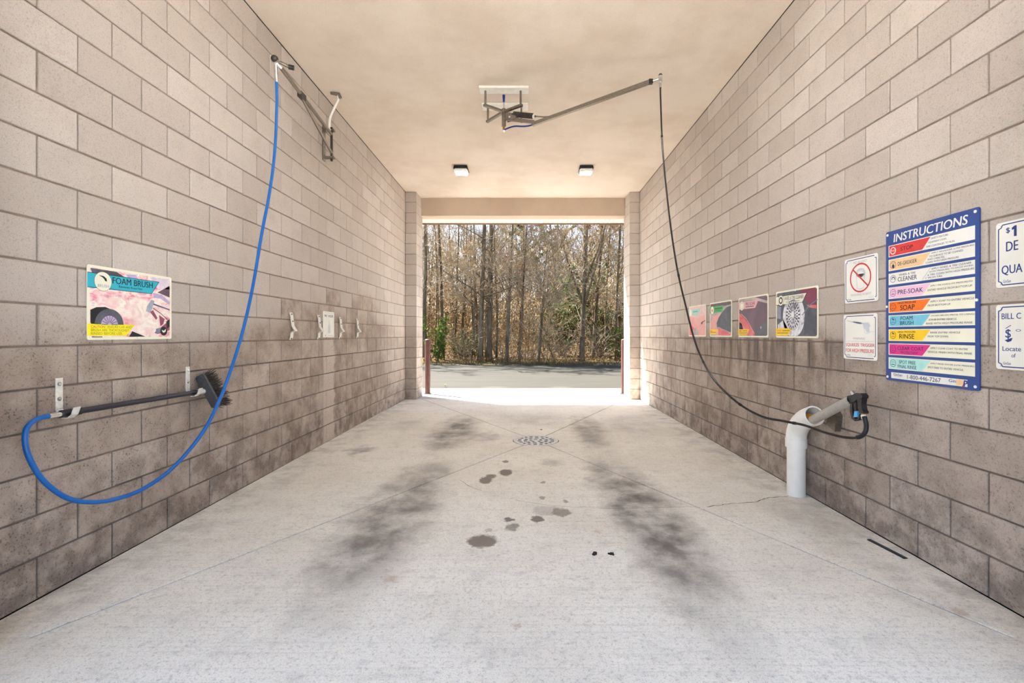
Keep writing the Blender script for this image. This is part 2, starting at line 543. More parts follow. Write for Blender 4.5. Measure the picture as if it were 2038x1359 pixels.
LAMP = 62.0       # the canopy lamps are switched on
M = {
    'lens': plain('white_lens', S(245, 244, 240), 0.4, 0, 0.02), 'glow': m_lens(),
    'block': m_block(), 'mortar': m_mortar(),
    'floor': m_concrete('bay_concrete', True), 'apron': m_concrete('apron_concrete', False, (S(192, 187, 180), S(178, 172, 163))),
    'ceiling': m_stucco('ceiling_stucco', S(219, 206, 193), S(207, 192, 177)),
    'lintel': m_stucco('lintel_stucco', S(196, 178, 160), S(186, 168, 151)),
    'joint': plain('joint_dark', S(46, 42, 38), 0.95),
    'asphalt': m_asphalt(), 'ground': m_ground(),
    'vinyl': plain('white_vinyl', S(232, 226, 216), 0.5, 0, 0.04),
    'fascia': plain('brown_fascia', S(122, 92, 70), 0.6),
    'roof': plain('roof_metal', S(110, 90, 76), 0.6),
    'galv': plain('galvanised_steel', S(128, 119, 108), 0.38, 0.7, 0.15, 60),
    'alu': plain('aluminium_strap', S(226, 222, 214), 0.45, 0.2, 0.10, 60),
    'sump_shade': plain('black_sump_shade', S(22, 20, 18), 0.9),
    'steel_dark': plain('dark_steel', S(70, 64, 60), 0.4, 0.6),
    'chrome': plain('bright_fitting', S(225, 225, 225), 0.2, 0.9, 0.05),
    'brass': plain('brass_fitting', S(190, 150, 80), 0.3, 0.9),
    'blackpl': plain('black_plastic', S(30, 30, 33), 0.35, 0, 0.15, 50),
    'greypl': plain('dark_grey_plastic', S(66, 66, 70), 0.5, 0, 0.2, 60),
    'blackhose': plain('black_rubber', S(20, 20, 22), 0.18, 0, 0.1, spec=0.9),
    'bluehose': plain('blue_hose', S(0, 96, 176), 0.35, 0, 0.06),
    'navyhose': plain('navy_hose', S(20, 45, 120), 0.4, 0, 0.06),
    'navyrod': plain('navy_handle', S(26, 28, 44), 0.3, 0, 0.1),
    'bristle': plain('bristle_brown', S(52, 44, 36), 0.8, 0, 0.4, 120),
    'pvc': plain('white_pvc', S(244, 242, 237), 0.35, 0, 0.03, 12),
    'pvcgrey': plain('grey_tube', S(168, 162, 153), 0.5, 0, 0.08, 40),
    'rustgum': plain('orange_residue', S(205, 140, 40), 0.6, 0, 0.3, 40),
    'board': plain('white_board', S(226, 222, 214), 0.6, 0, 0.06, 20),
    
    'bollard': plain('rust_red_paint', S(76, 36, 29), 0.55, 0, 0.2, 8),
    'signwhite': plain('sign_white', S(238, 236, 228), 0.45, 0, 0.03, 6),
    'signblue': plain('sign_blue', S(44, 72, 138), 0.45, 0, 0.06, 6),
    'ink': plain('ink_navy', S(38, 44, 78), 0.6, 0, 0.1),
    'inkblue': plain('ink_blue', S(36, 58, 126), 0.6, 0, 0.05),
    'inkblack': plain('ink_black', S(26, 26, 32), 0.6, 0, 0.1),
    'inkfaded': plain('ink_faded', S(168, 172, 182), 0.6, 0, 0.05),
    'inkpale': plain('ink_very_pale', S(206, 209, 216), 0.6, 0, 0.04),
    'inkred': plain('ink_red', S(208, 50, 52), 0.6, 0, 0.05),
    'cream': plain('sign_cream', S(240, 236, 214), 0.5, 0, 0.03, 6),
    'red': plain('print_red', S(214, 58, 56), 0.5, 0, 0.05),
    'tan': plain('print_tan', S(238, 200, 150), 0.5, 0, 0.04),
    'pink': plain('print_pink', S(240, 196, 220), 0.5, 0, 0.04),
    'orange': plain('print_orange', S(246, 118, 34), 0.5, 0, 0.04),
    'sky': plain('print_sky_blue', S(120, 196, 218), 0.5, 0, 0.04),
    'yellow': plain('print_yellow', S(250, 202, 30), 0.5, 0, 0.04),
    'magenta': plain('print_magenta', S(226, 46, 140), 0.5, 0, 0.04),
    'mint': plain('print_mint', S(176, 228, 220), 0.5, 0, 0.04),
    'teal': plain('print_teal', S(40, 178, 200), 0.5, 0, 0.04),
    'lemon': plain('print_lemon', S(246, 232, 20), 0.5, 0, 0.03),
    'green': plain('print_green', S(86, 180, 98), 0.5, 0, 0.04),
    'debris': plain('dark_gunk', S(48, 38, 30), 0.9, 0, 0.3, 90, 0.5),
    'bark': m_bark('bark_grey', (0.185, 0.145, 0.098, 1), (0.08, 0.061, 0.04, 1)),
    'bark2': m_bark('bark_brown', (0.16, 0.112, 0.065, 1), (0.07, 0.048, 0.028, 1)),
    'twig': m_bark('twig_pale', (0.46, 0.37, 0.25, 1), (0.24, 0.18, 0.11, 1)),
    'brush': m_leaf('brush_brown', (0.28, 0.18, 0.075, 1), (0.15, 0.092, 0.038, 1), 1.1),
    'bud': m_leaf('red_bud', (0.36, 0.06, 0.045, 1), (0.24, 0.08, 0.05, 1)),
    'tanleaf': m_leaf('tan_dry_leaf', (0.42, 0.27, 0.1, 1), (0.24, 0.145, 0.055, 1), 1.5),
    'cedar': m_leaf('cedar_green', (0.075, 0.11, 0.03, 1), (0.035, 0.06, 0.018, 1), 2.0),
    'pine': m_leaf('pine_yellow_green', (0.13, 0.14, 0.045, 1), (0.07, 0.085, 0.028, 1), 1.5),
    'freshgreen': m_leaf('fresh_green', (0.10, 0.16, 0.02, 1), (0.05, 0.095, 0.012, 1), 4.0),
    'grass': m_leaf('verge_grass', (0.11, 0.12, 0.03, 1), (0.10, 0.085, 0.035, 1), 2.0),
    'flower': plain('dandelion_yellow', S(250, 225, 20), 0.7),
}

# ------------------------------------------------------------------ the bay
ROW, BL = 0.2032, 0.4064
NROW = 20
H = NROW * ROW
Y0, Y1 = 1.87, 9.09            # bay between the near and the far pilasters
YN, YF = 1.36, 9.62            # outer faces of the end pilasters
PLX, PRX = -2.125, 2.046       # inner faces of the pilasters
rng = random.Random(7)

BLOCKMESH = {}


def block_mesh(dx, dy, dz):
    k = (round(dx, 3), round(dy, 3), round(dz, 3))
    if k not in BLOCKMESH:
        mb = MB().bbox(-dx / 2, dx / 2, -dy / 2, dy / 2, -dz / 2, dz / 2, 0.0035, 1)
        me = bpy.data.meshes.new('concrete_block')
        me.from_pydata(mb.v, [], mb.f)
        me.materials.append(M['block'])
        BLOCKMESH[k] = me
    return BLOCKMESH[k]


def put_block(parent, cx, cy, cz, dx, dy, dz):
    o = bpy.data.objects.new('concrete_block', block_mesh(dx, dy, dz))
    COL.objects.link(o)
    o.parent = parent
    o.location = (cx, cy, cz)
    return o


def block_wall(name, side, phase_even, phase_odd, label):
    """side -1 left, +1 right; phase = Y of one head joint"""
    xf = XL if side < 0 else XR
    mb = MB()
    mb.box(min(xf + side * 0.010, xf + side * 0.2), max(xf + side * 0.010, xf + side * 0.2), YN, YF, 0, H)
    w = structure(mb.build(name, M['mortar']), label)
    cells = []
    for r in range(NROW):
        ph = phase_odd if r % 2 else phase_even
        j = ph - math.ceil((ph - Y0) / BL) * BL
        while j < Y1:
            a, b = max(j, Y0), min(j + BL, Y1)
            if b - a > 0.03:
                cells.append((r, a, b))
            j += BL
    def seen(c):
        r, a, b = c
        yc, zc = (a + b) / 2, (r + 0.5) * ROW
        px, py = VX + FPX * xf / yc, VY - FPX * (zc - CH) / yc
        inside = -60 < px < 2100 and -60 < py < 1420
        return (0 if inside else 1, yc)
    cells.sort(key=seen)
    J = 0.0095
    rest = MB()
    for k, (r, a, b) in enumerate(cells):
        dz, dy, dx = ROW - J, (b - a) - J, 0.05
        proud = rng.uniform(-0.0012, 0.0016)
        c = (xf + side * (dx / 2) - side * proud, (a + b) / 2, (r + 0.5) * ROW)
        if k < 300:
            put_block(w, c[0], c[1], c[2], dx, round(dy, 3), dz)
        else:
            rest.bbox(c[0] - dx / 2, c[0] + dx / 2, c[1] - dy / 2, c[1] + dy / 2, c[2] - dz / 2, c[2] + dz / 2, 0.0035, 1)
    o = rest.build('concrete_block_courses', M['block'], w)
    o['kind'] = 'stuff'
    return w


wall_left = block_wall('wall_left', -1, 2.437 + 0.2032, 2.437, 'long left wall of tan concrete blocks, grimy on the lower courses')
wall_right = block_wall('wall_right', 1, 2.251, 2.251 + 0.2032, 'long right wall of tan concrete blocks carrying the signs')


def pilaster(name, x0, x1, ya, yb, outx, label, face_out):
    """end pilaster: a core with one stretcher and one closer per course"""
    mb = MB()
    mb.box(x0 + 0.006, x1 - 0.006, ya + 0.006, yb - 0.006, 0, H)
    # the outside wall of the building runs on past the bay
    ox0, ox1 = min(outx, x0 if outx < 0 else x1), max(outx, x0 if outx < 0 else x1)
    mb.box(ox0, ox1, face_out[0], face_out[1], 0, H + 0.25)
    w = structure(mb.build(name, M['mortar']), label)
    J = 0.0095
    for r in range(NROW):
        zc = (r + 0.5) * ROW
        cut = ya + (0.4064 if r % 2 else 0.2032)
        for a, b in ((ya, cut), (cut, yb)):
            aa = a if a == ya else a + J / 2
            bb = b if b == yb else b - J / 2
            pr = rng.uniform(-0.001, 0.001)
            put_block(w, (x0 + x1) / 2 + pr, (aa + bb) / 2, zc, round(x1 - x0, 3), round(bb - aa, 3), ROW - J)
    return w


pilaster('wall_far_left', XL + 0.001, PLX, Y1, YF, -7.0, 'narrow block pilaster left of the far opening', (YF - 0.2, YF - 0.01))
pilaster('wall_far_right', PRX, XR - 0.001, Y1, YF, 7.0, 'narrow block pilaster right of the far opening, lit at its foot', (YF - 0.2, YF - 0.01))
pilaster('wall_near_left', XL + 0.001, PLX, YN, Y0, -7.0, 'block pilaster left of the near opening', (YN + 0.01, YN + 0.2))
pilaster('wall_near_right', PRX, XR - 0.001, YN, Y0, 7.0, 'block pilaster right of the near opening', (YN + 0.01, YN + 0.2))

structure(MB().box(XL + 0.005, XR - 0.005, YN, 9.52, H, H + 0.2).build('ceiling', M['ceiling']),
          'beige stucco ceiling of the wash bay')
structure(MB().box(XL - 0.2, XR + 0.2, 9.50, 9.78, 3.70, H - 0.001).build('wall_far', M['lintel']),
          'beige stucco beam over the far opening')
structure(MB().box(XL - 0.2, XR + 0.2, YN - 0.27, YN, 3.70, H + 0.2).build('wall_near', M['lintel']),
          'beige stucco beam over the near opening')
k = 1
for x0, x1 in ((XL, XL + 0.0045), (XR - 0.0045, XR)):
    structure(MB().box(x0, x1, Y0, Y1, H - 0.006, H - 0.0005).build('trim_%d' % k, M['joint']), 'dark gap where wall meets ceiling')
    k += 1
structure(MB().box(-7, 7, 0.7, 10.13, H + 0.2, H + 0.55).build('roof', M['roof']), 'roof over the wash bays')
sof = structure(MB().box(-7, 7, 9.78, 10.13, 3.712, 3.74).build('trim_3', M['vinyl']), 'white vinyl soffit under the far eave')
strip = MB().bbox(-0.0475, 0.0475, -0.17, 0.17, -0.008, 0.008, 0.003, 1)
sme = bpy.data.meshes.new('soffit_strip')
sme.from_pydata(strip.v, [], strip.f)
sme.materials.append(M['vinyl'])
for i in range(52):
    o = bpy.data.objects.new('soffit_strip', sme)
    COL.objects.link(o)
    o.parent = sof
    o.location = (-2.55 + i * 0.1, 9.955, 3.706)
structure(MB().box(-7, 7, 10.13, 10.16, 3.672, H + 0.55).build('trim_4', M['fascia']), 'brown metal fascia edge above the far opening')
structure(MB().box(-7, 7, 0.68, 0.70, 3.67, H + 0.55).build('trim_5', M['fascia']), 'brown metal fascia edge above the near opening')
structure(MB().box(-7, 7, 0.70, YN - 0.27, 3.70, 3.72).build('trim_6', M['vinyl']), 'white vinyl soffit under the near eave')

# ------------------------------------------------------------------ floor slabs
DR = Vector((0.13, 5.59))
RD = 0.272
CN = {'nl': Vector((-2.09, 1.945)), 'nr': Vector((2.06, 1.945)), 'fl': Vector((-2.03, 9.15)), 'fr': Vector((2.0, 9.15))}


def arc(a, b):
    """points round the drain from the ray towards a to the ray towards b"""
    a0 = math.atan2(a.y - DR.y, a.x - DR.x)
    a1 = math.atan2(b.y - DR.y, b.x - DR.x)
    while a1 - a0 > math.pi:
        a1 -= 2 * math.pi
    while a1 - a0 < -math.pi:
        a1 += 2 * math.pi
    return [DR + Vector((math.cos(a0 + (a1 - a0) * i / 12), math.sin(a0 + (a1 - a0) * i / 12))) * RD for i in range(13)]


def inset(poly, d):
    n = len(poly)
    area = sum(poly[i].x * poly[(i + 1) % n].y - poly[(i + 1) % n].x * poly[i].y for i in range(n))
    s = 1 if area > 0 else -1
    out = []
    for i in range(n):
        p0, p1, p2 = poly[i - 1], poly[i], poly[(i + 1) % n]
        e1, e2 = (p1 - p0).normalized(), (p2 - p1).normalized()
        n1, n2 = Vector((-e1.y, e1.x)) * s, Vector((-e2.y, e2.x)) * s
        m = (n1 + n2)
        m = m.normalized() if m.length > 1e-6 else n1
        k = max(0.35, m.dot(n1))
        out.append(p1 + m * (d / k))
    return out


floor = structure(MB().box(XL, XR, 1.945, 9.16, -0.2, -0.009).build('floor', M['joint']), 'concrete bay floor sloping to a round drain')
W0, W1 = Vector((XL, 0)), Vector((XR, 0))
polys = [
    [CN['nl'], CN['nr']] + arc(CN['nr'], CN['nl']),
    [CN['fr'], CN['fl']] + arc(CN['fl'], CN['fr']),
    [Vector((XL - 0.007, 1.945)), CN['nl']] + arc(CN['nl'], CN['fl']) + [CN['fl'], Vector((XL - 0.007, 9.15))],
    [Vector((XR + 0.007, 9.15)), CN['fr']] + arc(CN['fr'], CN['nr']) + [CN['nr'], Vector((XR + 0.007, 1.945))],
]
for pl in polys:
    q = inset(pl, 0.0055)
    top = inset(pl, 0.0085)
    n = len(q)
    mb = MB()
    vs3 = [(p.x, p.y, -0.13) for p in q] + [(p.x, p.y, -0.003) for p in q] + [(p.x, p.y, 0.0) for p in top]
    fs3 = []
    for i in range(n):
        j = (i + 1) % n
        fs3 += [(i, j, n + j, n + i), (n + i, n + j, 2 * n + j, 2 * n + i)]
    fs3.append(tuple(range(2 * n, 3 * n)))
    mb.add(vs3, fs3)
    bm = bmesh.new()
    me = bpy.data.meshes.new('floor_slab')
    me.from_pydata(mb.v, [], mb.f)
    bm.from_mesh(me)
    bmesh.ops.recalc_face_normals(bm, faces=bm.faces)
    bmesh.ops.triangulate(bm, faces=[f for f in bm.faces if len(f.verts) > 4])
    bm.to_mesh(me)
    bm.free()
    me.materials.append(M['floor'])
    o = bpy.data.objects.new('floor_slab', me)
    COL.objects.link(o)
    o.parent = floor


def crack(pts, w, name='crack'):
    """a hairline crack: a thin dark sliver lying in the slab surface"""
    mb = MB()
    L, R_ = [], []
    for i, p in enumerate(pts):
        d = (pts[min(i + 1, len(pts) - 1)] - pts[max(i - 1, 0)]).normalized()
        nn = Vector((-d.y, d.x, 0))
        ww = w * (0.5 + rng.random() * 0.9) * (0.25 if i in (0, len(pts) - 1) else 1)
        L.append(p + nn * ww)
        R_.append(p - nn * ww)
    for i in range(len(pts) - 1):
        q = [L[i], L[i + 1], R_[i + 1], R_[i]]
        mb.add([(p.x, p.y, 0.0007) for p in q], [(0, 3, 2, 1)])
    mb.build(name, M['joint'], floor)


def crack_path(pp, jit=0.012, n=6):
    out = []
    for (a, b) in zip(pp[:-1], pp[1:]):
        A, B = on_floor(*a), on_floor(*b)
        for i in range(n):
            t_ = i / n
            out.append(A.lerp(B, t_) + Vector((rng.uniform(-jit, jit), rng.uniform(-jit, jit), 0)) * (0 if i == 0 else 1))
    out.append(on_floor(*pp[-1]))
    return out


crack(crack_path([(1405, 1009), (1450, 1003), (1505, 999), (1530, 990), (1570, 987)], 0.008), 0.0035)
crack(crack_path([(916, 955), (930, 965), (960, 978)], 0.01), 0.0016)
crack(crack_path([(1010, 992), (1090, 1005), (1200, 1012), (1405, 1009)], 0.012), 0.0012)

structure(MB().box(-30, 30, -24, 1.9505, -0.2, 0.0).build('apron_near', M['floor']), 'pale concrete apron before the near opening')
structure(MB().box(-30, 30, 9.157, 10.93, -0.2, 0.0).build('apron_far', M['apron']), 'sunlit white concrete apron beyond the far opening')
structure(MB().box(-60, 60, 10.935, 19.3, -0.2, -0.008).build('road', M['asphalt']), 'grey asphalt drive crossing behind the bay')

# woodland floor: slightly uneven, rising gently away from the road
gm = MB()
NX, NY = 90, 50
gv = []
grng = random.Random(3)
for j in range(NY + 1):
    for i in range(NX + 1):
        x_ = -60 + 120 * i / NX
        y_ = 19.25 + 75 * (j / NY) ** 1.4
        z_ = -0.02 + (0.0 if j == 0 else 0.05 * grng.random() + 0.02 * (y_ - 19.3))
        gv.append((x_, y_, z_))
gf = [(j * (NX + 1) + i, j * (NX + 1) + i + 1, (j + 1) * (NX + 1) + i + 1, (j + 1) * (NX + 1) + i) for j in range(NY) for i in range(NX)]
structure(gm.add(gv, gf).build('woodland_floor', M['ground'], smooth='all'), 'brown leaf-littered ground under the trees')
structure(MB().box(-150, 150, -150, -24.005, -0.2, -0.01).build('street_near', M['asphalt']), 'asphalt lot behind the viewpoint')


def gz(y):
    return 0.02 * max(0, y - 19.3)

# ------------------------------------------------------------------ drain, slot, debris
drain = thing('floor_drain', 'round perforated metal drain cover in the middle of the bay floor', 'drain', (DR.x, DR.y, 0))
mb = MB()
N = 64
for (r0, r1, z0, z1) in ((0.243, 0.268, -0.03, 0.002),):
    vs3, fs3 = [], []
    for i in range(N):
        a = 2 * math.pi * i / N
        for r_, z_ in ((r0, z0), (r0, z1), (r1, z1), (r1, z0)):
            vs3.append((DR.x + r_ * math.cos(a), DR.y + r_ * math.sin(a), z_))
    for i in range(N):
        j = (i + 1) % N
        for q in range(4):
            q2 = (q + 1) % 4
            fs3.append((i * 4 + q, i * 4 + q2, j * 4 + q2, j * 4 + q))
    mb.add(vs3, fs3)
mb.build('rim', M['alu'], drain, smooth=True)
rr = [0.0, 0.045, 0.082, 0.108, 0.150, 0.178, 0.222, 0.240]
holes = {1: 5, 3: 10, 5: 18}
NA = 180
vs3, fs3 = [], []
for r_ in rr:
    for i in range(NA):
        a = 2 * math.pi * i / NA
        vs3.append((DR.x + r_ * math.cos(a), DR.y + r_ * math.sin(a), 0.0))
for q in range(len(rr) - 1):
    for i in range(NA):
        if q in holes:
            per = NA / holes[q]
            if (i % per) < per * 0.56:
                continue
        j = (i + 1) % NA
        fs3.append((q * NA + i, (q + 1) * NA + i, (q + 1) * NA + j, q * NA + j))
g = MB().add(vs3, fs3).build('grate', M['alu'], drain)
sol = g.modifiers.new('thick', 'SOLIDIFY')
sol.thickness = 0.005
sol.offset = -1
MB().disc((DR.x, DR.y, -0.016), (0, 0, 1), 0.262, 0.010, 40).build('sump_shade', M['sump_shade'], drain)  # near-black disc close under the grate, painted shade that darkens its holes

# narrow black slot channel beside the right wall
a, b = on_floor(1729, 1074), on_floor(1803, 1112)
d = (b - a).normalized()
nn = Vector((-d.y, d.x, 0))
slot = thing('slot_channel', 'narrow black slotted channel set in the floor beside the right wall', 'drain slot', ((a + b) / 2)[:])
mb = MB()
mb.prism([a + nn * 0.013, b + nn * 0.013, b - nn * 0.013, a - nn * 0.013], (0, 0, 0.003))
mb.build('channel', M['blackpl'], slot)
mb = MB()
for i in range(22):
    p = a + (b - a) * ((i + 0.5) / 22)
    mb.prism([p + nn * 0.010 - d * 0.004, p + nn * 0.010 + d * 0.004, p - nn * 0.010 + d * 0.004, p - nn * 0.010 - d * 0.004], (0, 0, 0.006))
o = mb.build('tooth_row', M['greypl'], slot)
o['kind'] = 'stuff'

for (px, py, r, lab) in ((1184, 1103, 0.026, 'dark clod of dirt on the floor, larger of a pair'),
                         (1217, 1103, 0.018, 'small dark clod of dirt on the floor, right of the larger one'),
                         (1077, 855, 0.016, 'tiny dark clod on the floor just beyond the drain')):
    c = on_floor(px, py)
    mb = MB()
    for i in range(7):
        an = rng.uniform(0, 6.28)
        q = rng.uniform(0, r * 0.8)
        mb.sphere((c.x + q * math.cos(an), c.y + q * 1.1 * math.sin(an), r * 0.12), r * rng.uniform(0.35, 0.6), 8, 6, (1, 1, 0.45))
    tag(mb.build('dirt_clod', M['debris'], smooth='all'), lab, 'dirt clod', 'dirt clods on the floor')

# ------------------------------------------------------------------ ceiling lamps
for px, y0, lab in ((917, 7.76, 'square canopy lamp with white lens, left of the two on the ceiling'),
                    (1167, 7.76, 'square canopy lamp with white lens, right of the two on the ceiling'),
                    (917, 3.42, 'unseen canopy lamp added overhead to brighten the bay, left of the near pair'),  # near pair is out of view, assumed by symmetry and added for brightness
                    (1167, 3.42, 'unseen canopy lamp added overhead to brighten the bay, right of the near pair')):
    x0 = (px - VX) / FPX * 7.68
    t_ = thing('canopy_lamp', lab, 'ceiling lamp', (x0, y0, H), 'canopy lamps on the ceiling')
    mb = MB()
    a_, b_ = 0.105, 0.118
    mb.add([(x0 - a_, y0 - a_, H), (x0 + a_, y0 - a_, H), (x0 + a_, y0 + a_, H), (x0 - a_, y0 + a_, H),
            (x0 - b_, y0 - b_, H - 0.05), (x0 + b_, y0 - b_, H - 0.05), (x0 + b_, y0 + b_, H - 0.05), (x0 - b_, y0 + b_, H - 0.05)],
           [(0, 1, 2, 3), (7, 6, 5, 4), (0, 4, 5, 1), (1, 5, 6, 2), (2, 6, 7, 3), (3, 7, 4, 0)])
    mb.build('housing', M['blackpl'], t_)
    mb = MB()
    for i in range(5):
        xx = x0 - 0.08 + i * 0.04
        mb.box(xx - 0.004, xx + 0.004, y0 - 0.119, y0 + 0.119, H - 0.045, H - 0.012)
    o = mb.build('cooling_fins', M['blackpl'], t_)
    MB().bbox(x0 - 0.112, x0 + 0.112, y0 - 0.112, y0 + 0.112, H - 0.10, H - 0.05, 0.015, 3).build('lens', M['lens'], t_, smooth=True)
    MB().bbox(x0 - 0.094, x0 + 0.094, y0 - 0.094, y0 + 0.094, H - 0.1015, H - 0.0985, 0.001, 1).build('light_panel', M['glow'], t_)

# ------------------------------------------------------------------ bollards
for x0, y0, lab in ((-2.085, 9.93, 'rust-red pipe bollard at the left side of the far opening'),
                    (2.112, 9.93, 'rust-red pipe bollard half hidden at the right side of the far opening')):
    t_ = thing('bollard', lab, 'bollard', (x0, y0, 0), 'bollards at the far opening')
    MB().tube([(x0, y0, 0), (x0, y0, 1.15)], 0.057, 20).build('post', M['bollard'], t_, smooth=True)
    MB().sphere((x0, y0, 1.15), 0.057, 20, 8, (1, 1, 0.45)).build('cap', M['bollard'], t_, smooth='all')
    MB().tube([(x0, y0, 0), (x0, y0, 0.02)], 0.075, 20).build('base_collar', M['bollard'], t_, smooth=True)

# ------------------------------------------------------------------ wall boom with blue hose
def clamp_ring(mb, p, axis, r, w, sides=14):
    p = Vector(p)
    axis = Vector(axis).normalized()
    mb.tube([p - axis * w / 2, p + axis * w / 2], r, sides)


HU, HL = Vector((-2.25, 5.40, 3.60)), Vector((-2.25, 5.40, 3.385))
TIP = Vector((-2.085, 3.93, 3.555))
boom = thing('wall_boom', 'steel swing boom hinged high on the left wall', 'hose boom', (XL, 5.40, 3.3))
mb = MB()
mb.bbox(XL, XL + 0.012, 5.365, 5.435, 3.29, 3.69, 0.003, 1)
mb.build('wall_plate', M['galv'], boom)
for z_ in (3.33, 3.645):
    MB().bbox(XL + 0.01, -2.215, 5.375, 5.425, z_ - 0.012, z_ + 0.012, 0.003, 1).build('hinge_lug', M['galv'], boom)
MB().tube([(-2.25, 5.40, 3.29), (-2.25, 5.40, 3.68)], 0.014, 12).build('hinge_pin', M['steel_dark'], boom, smooth=True)
for y_, z_ in ((5.40, 3.36), (5.40, 3.45), (5.40, 3.54), (5.40, 3.62)):
    MB().disc((XL + 0.012, y_, z_), (1, 0, 0), 0.011, 0.012, 6).build('bolt', M['chrome'], boom)
MB().tube([HU, TIP], 0.017, 12).build('arm_tube', M['galv'], boom, smooth=True)
J_ = HU.lerp(TIP, 0.64)
MB().tube([HL, J_ + Vector((0, 0, -0.02))], 0.015, 12).build('brace_tube', M['galv'], boom, smooth=True)
mb = MB()
mb.bbox(J_.x - 0.022, J_.x + 0.022, J_.y - 0.05, J_.y + 0.05, J_.z - 0.035, J_.z + 0.022, 0.004, 1)
mb.build('brace_clamp', M['steel_dark'], boom)
sw = MB().tube([TIP + Vector((0, 0.02, 0)), TIP + Vector((0, -0.06, 0.0))], 0.024, 14).build('swivel', M['chrome'], boom, smooth=True)
MB().tube([TIP + Vector((0.02, -0.02, 0.01)), TIP + Vector((0.085, 0.01, -0.01))], 0.014, 12).build('swivel_arm', M['galv'], boom, smooth=True)
MB().tube([TIP + Vector((0.08, 0.008, -0.01)), TIP + Vector((0.12, 0.02, -0.014))], 0.02, 12).build('black_knob', M['blackpl'], boom, smooth=True)
MB().sphere(TIP + Vector((-0.005, -0.055, 0.02)), 0.03, 12, 8).build('swivel_head', M['steel_dark'], boom, smooth='all')

cd = MB().tube(smooth_path([(-2.16, 5.36, H - 0.002), (-2.165, 5.37, 3.98), (-2.22, 5.38, 3.88), (-2.265, 5.39, 3.78), (-2.275, 5.395, 3.67)], 6), 0.014, 10)
cond = thing('conduit', 'white flexible conduit curving from the ceiling to the wall boom', 'conduit', (-2.16, 5.36, H))
cd.build('flexible_pipe', M['pvc'], cond, smooth='all')
MB().tube([(-2.24, 5.36, H - 0.001), (-2.15, 5.36, H - 0.02), (-2.135, 5.37, H - 0.06)], 0.02, 10).build('elbow', M['galv'], cond, smooth=True)
MB().sphere((-2.275, 5.37, 3.64), 0.028, 12, 8).build('end_fitting', M['pvc'], cond, smooth='all')

bh = [(550, 162, -2.085), (551, 205, -2.085), (547, 300, -2.085), (537, 380, -2.09), (521, 465, -2.10), (505, 560, -2.11), (488, 640, -2.115),
      (465, 720, -2.12), (437, 795, -2.13), (405, 858, -2.14), (350, 925, -2.16), (290, 970, -2.18), (230, 993, -2.2), (175, 999, -2.22),
      (130, 989, -2.24), (87, 957, -2.26), (60, 915, -2.275), (50, 880, -2.285), (54, 851, -2.29), (74, 834, -2.295), (98, 828, -2.295)]
hp = smooth_path([on_x(*q) for q in bh], 8)
bhose = thing('wash_hose', 'bright blue hose hanging in a deep loop along the left wall', 'hose', hp[0][:])
MB().tube(hp, 0.0115, 12).build('hose_line', M['bluehose'], bhose, smooth='all')
MB().tube([hp[0] + Vector((0, 0, -0.005)), TIP + Vector((-0.003, -0.05, -0.01))], 0.0135, 12).build('upper_ferrule', M['chrome'], bhose, smooth=True)
HA, HB = Vector((-2.295, 2.305, 0.882)), Vector((-2.295, 3.262, 0.872))
MB().tube([hp[-1] + (hp[-1] - HA).normalized() * 0.004, HA], 0.013, 12).build('lower_ferrule', M['chrome'], bhose, smooth=True)

# ------------------------------------------------------------------ foam brush and its two hooks
brush = thing('foam_brush', 'black foam brush with a long navy handle on the left wall', 'brush', HA[:])
MB().tube([HA, HB], 0.0155, 16).build('handle', M['navyrod'], brush, smooth=True)
MB().tube([HA + Vector((0, -0.01, 0)), HA + Vector((0, 0.09, -0.001))], 0.019, 16).build('grip_sleeve', M['blackpl'], brush, smooth=True)
MB().tube([HB + Vector((0, -0.01, 0)), HB + Vector((0.01, 0.04, 0))], 0.018, 14).build('head_socket', M['alu'], brush, smooth=True)
c0 = Vector((-2.262, 3.315, 0.872))
ax = Vector((0.45, 0.05, -0.89)).normalized()
fw = Vector((0.06, 1.0, 0.05)).normalized()
sd = ax.cross(fw).normalized()
fw = sd.cross(ax).normalized()
mb = MB()
bm = bmesh.new()
bmesh.ops.create_cube(bm, size=1.0)
for q in bm.verts:
    q.co = c0 + ax * (q.co.x * 0.25) + fw * (q.co.y * 0.035) + sd * (q.co.z * 0.065)
bmesh.ops.bevel(bm, geom=list(bm.edges), offset=0.008, segments=2, affect='EDGES')
mb.frombm(bm)
hd = mb.build('head_block', M['greypl'], brush)
mb = MB()
for i in range(26):
    for j in range(8):
        b0 = c0 + fw * 0.015 + ax * (-0.115 + 0.23 * i / 25) + sd * (-0.026 + 0.052 * j / 7)
        sp = ax * ((i / 25 - 0.5) * 0.05 + rng.uniform(-0.012, 0.012)) + sd * ((j / 7 - 0.5) * 0.03 + rng.uniform(-0.01, 0.01))
        mb.tube([b0, b0 + fw * 0.05 + sp * 0.4, b0 + fw * rng.uniform(0.09, 0.108) + sp], [0.0035, 0.003, 0.0016], 4)
o = mb.build('bristles', M['bristle'], hd)
o['kind'] = 'stuff'

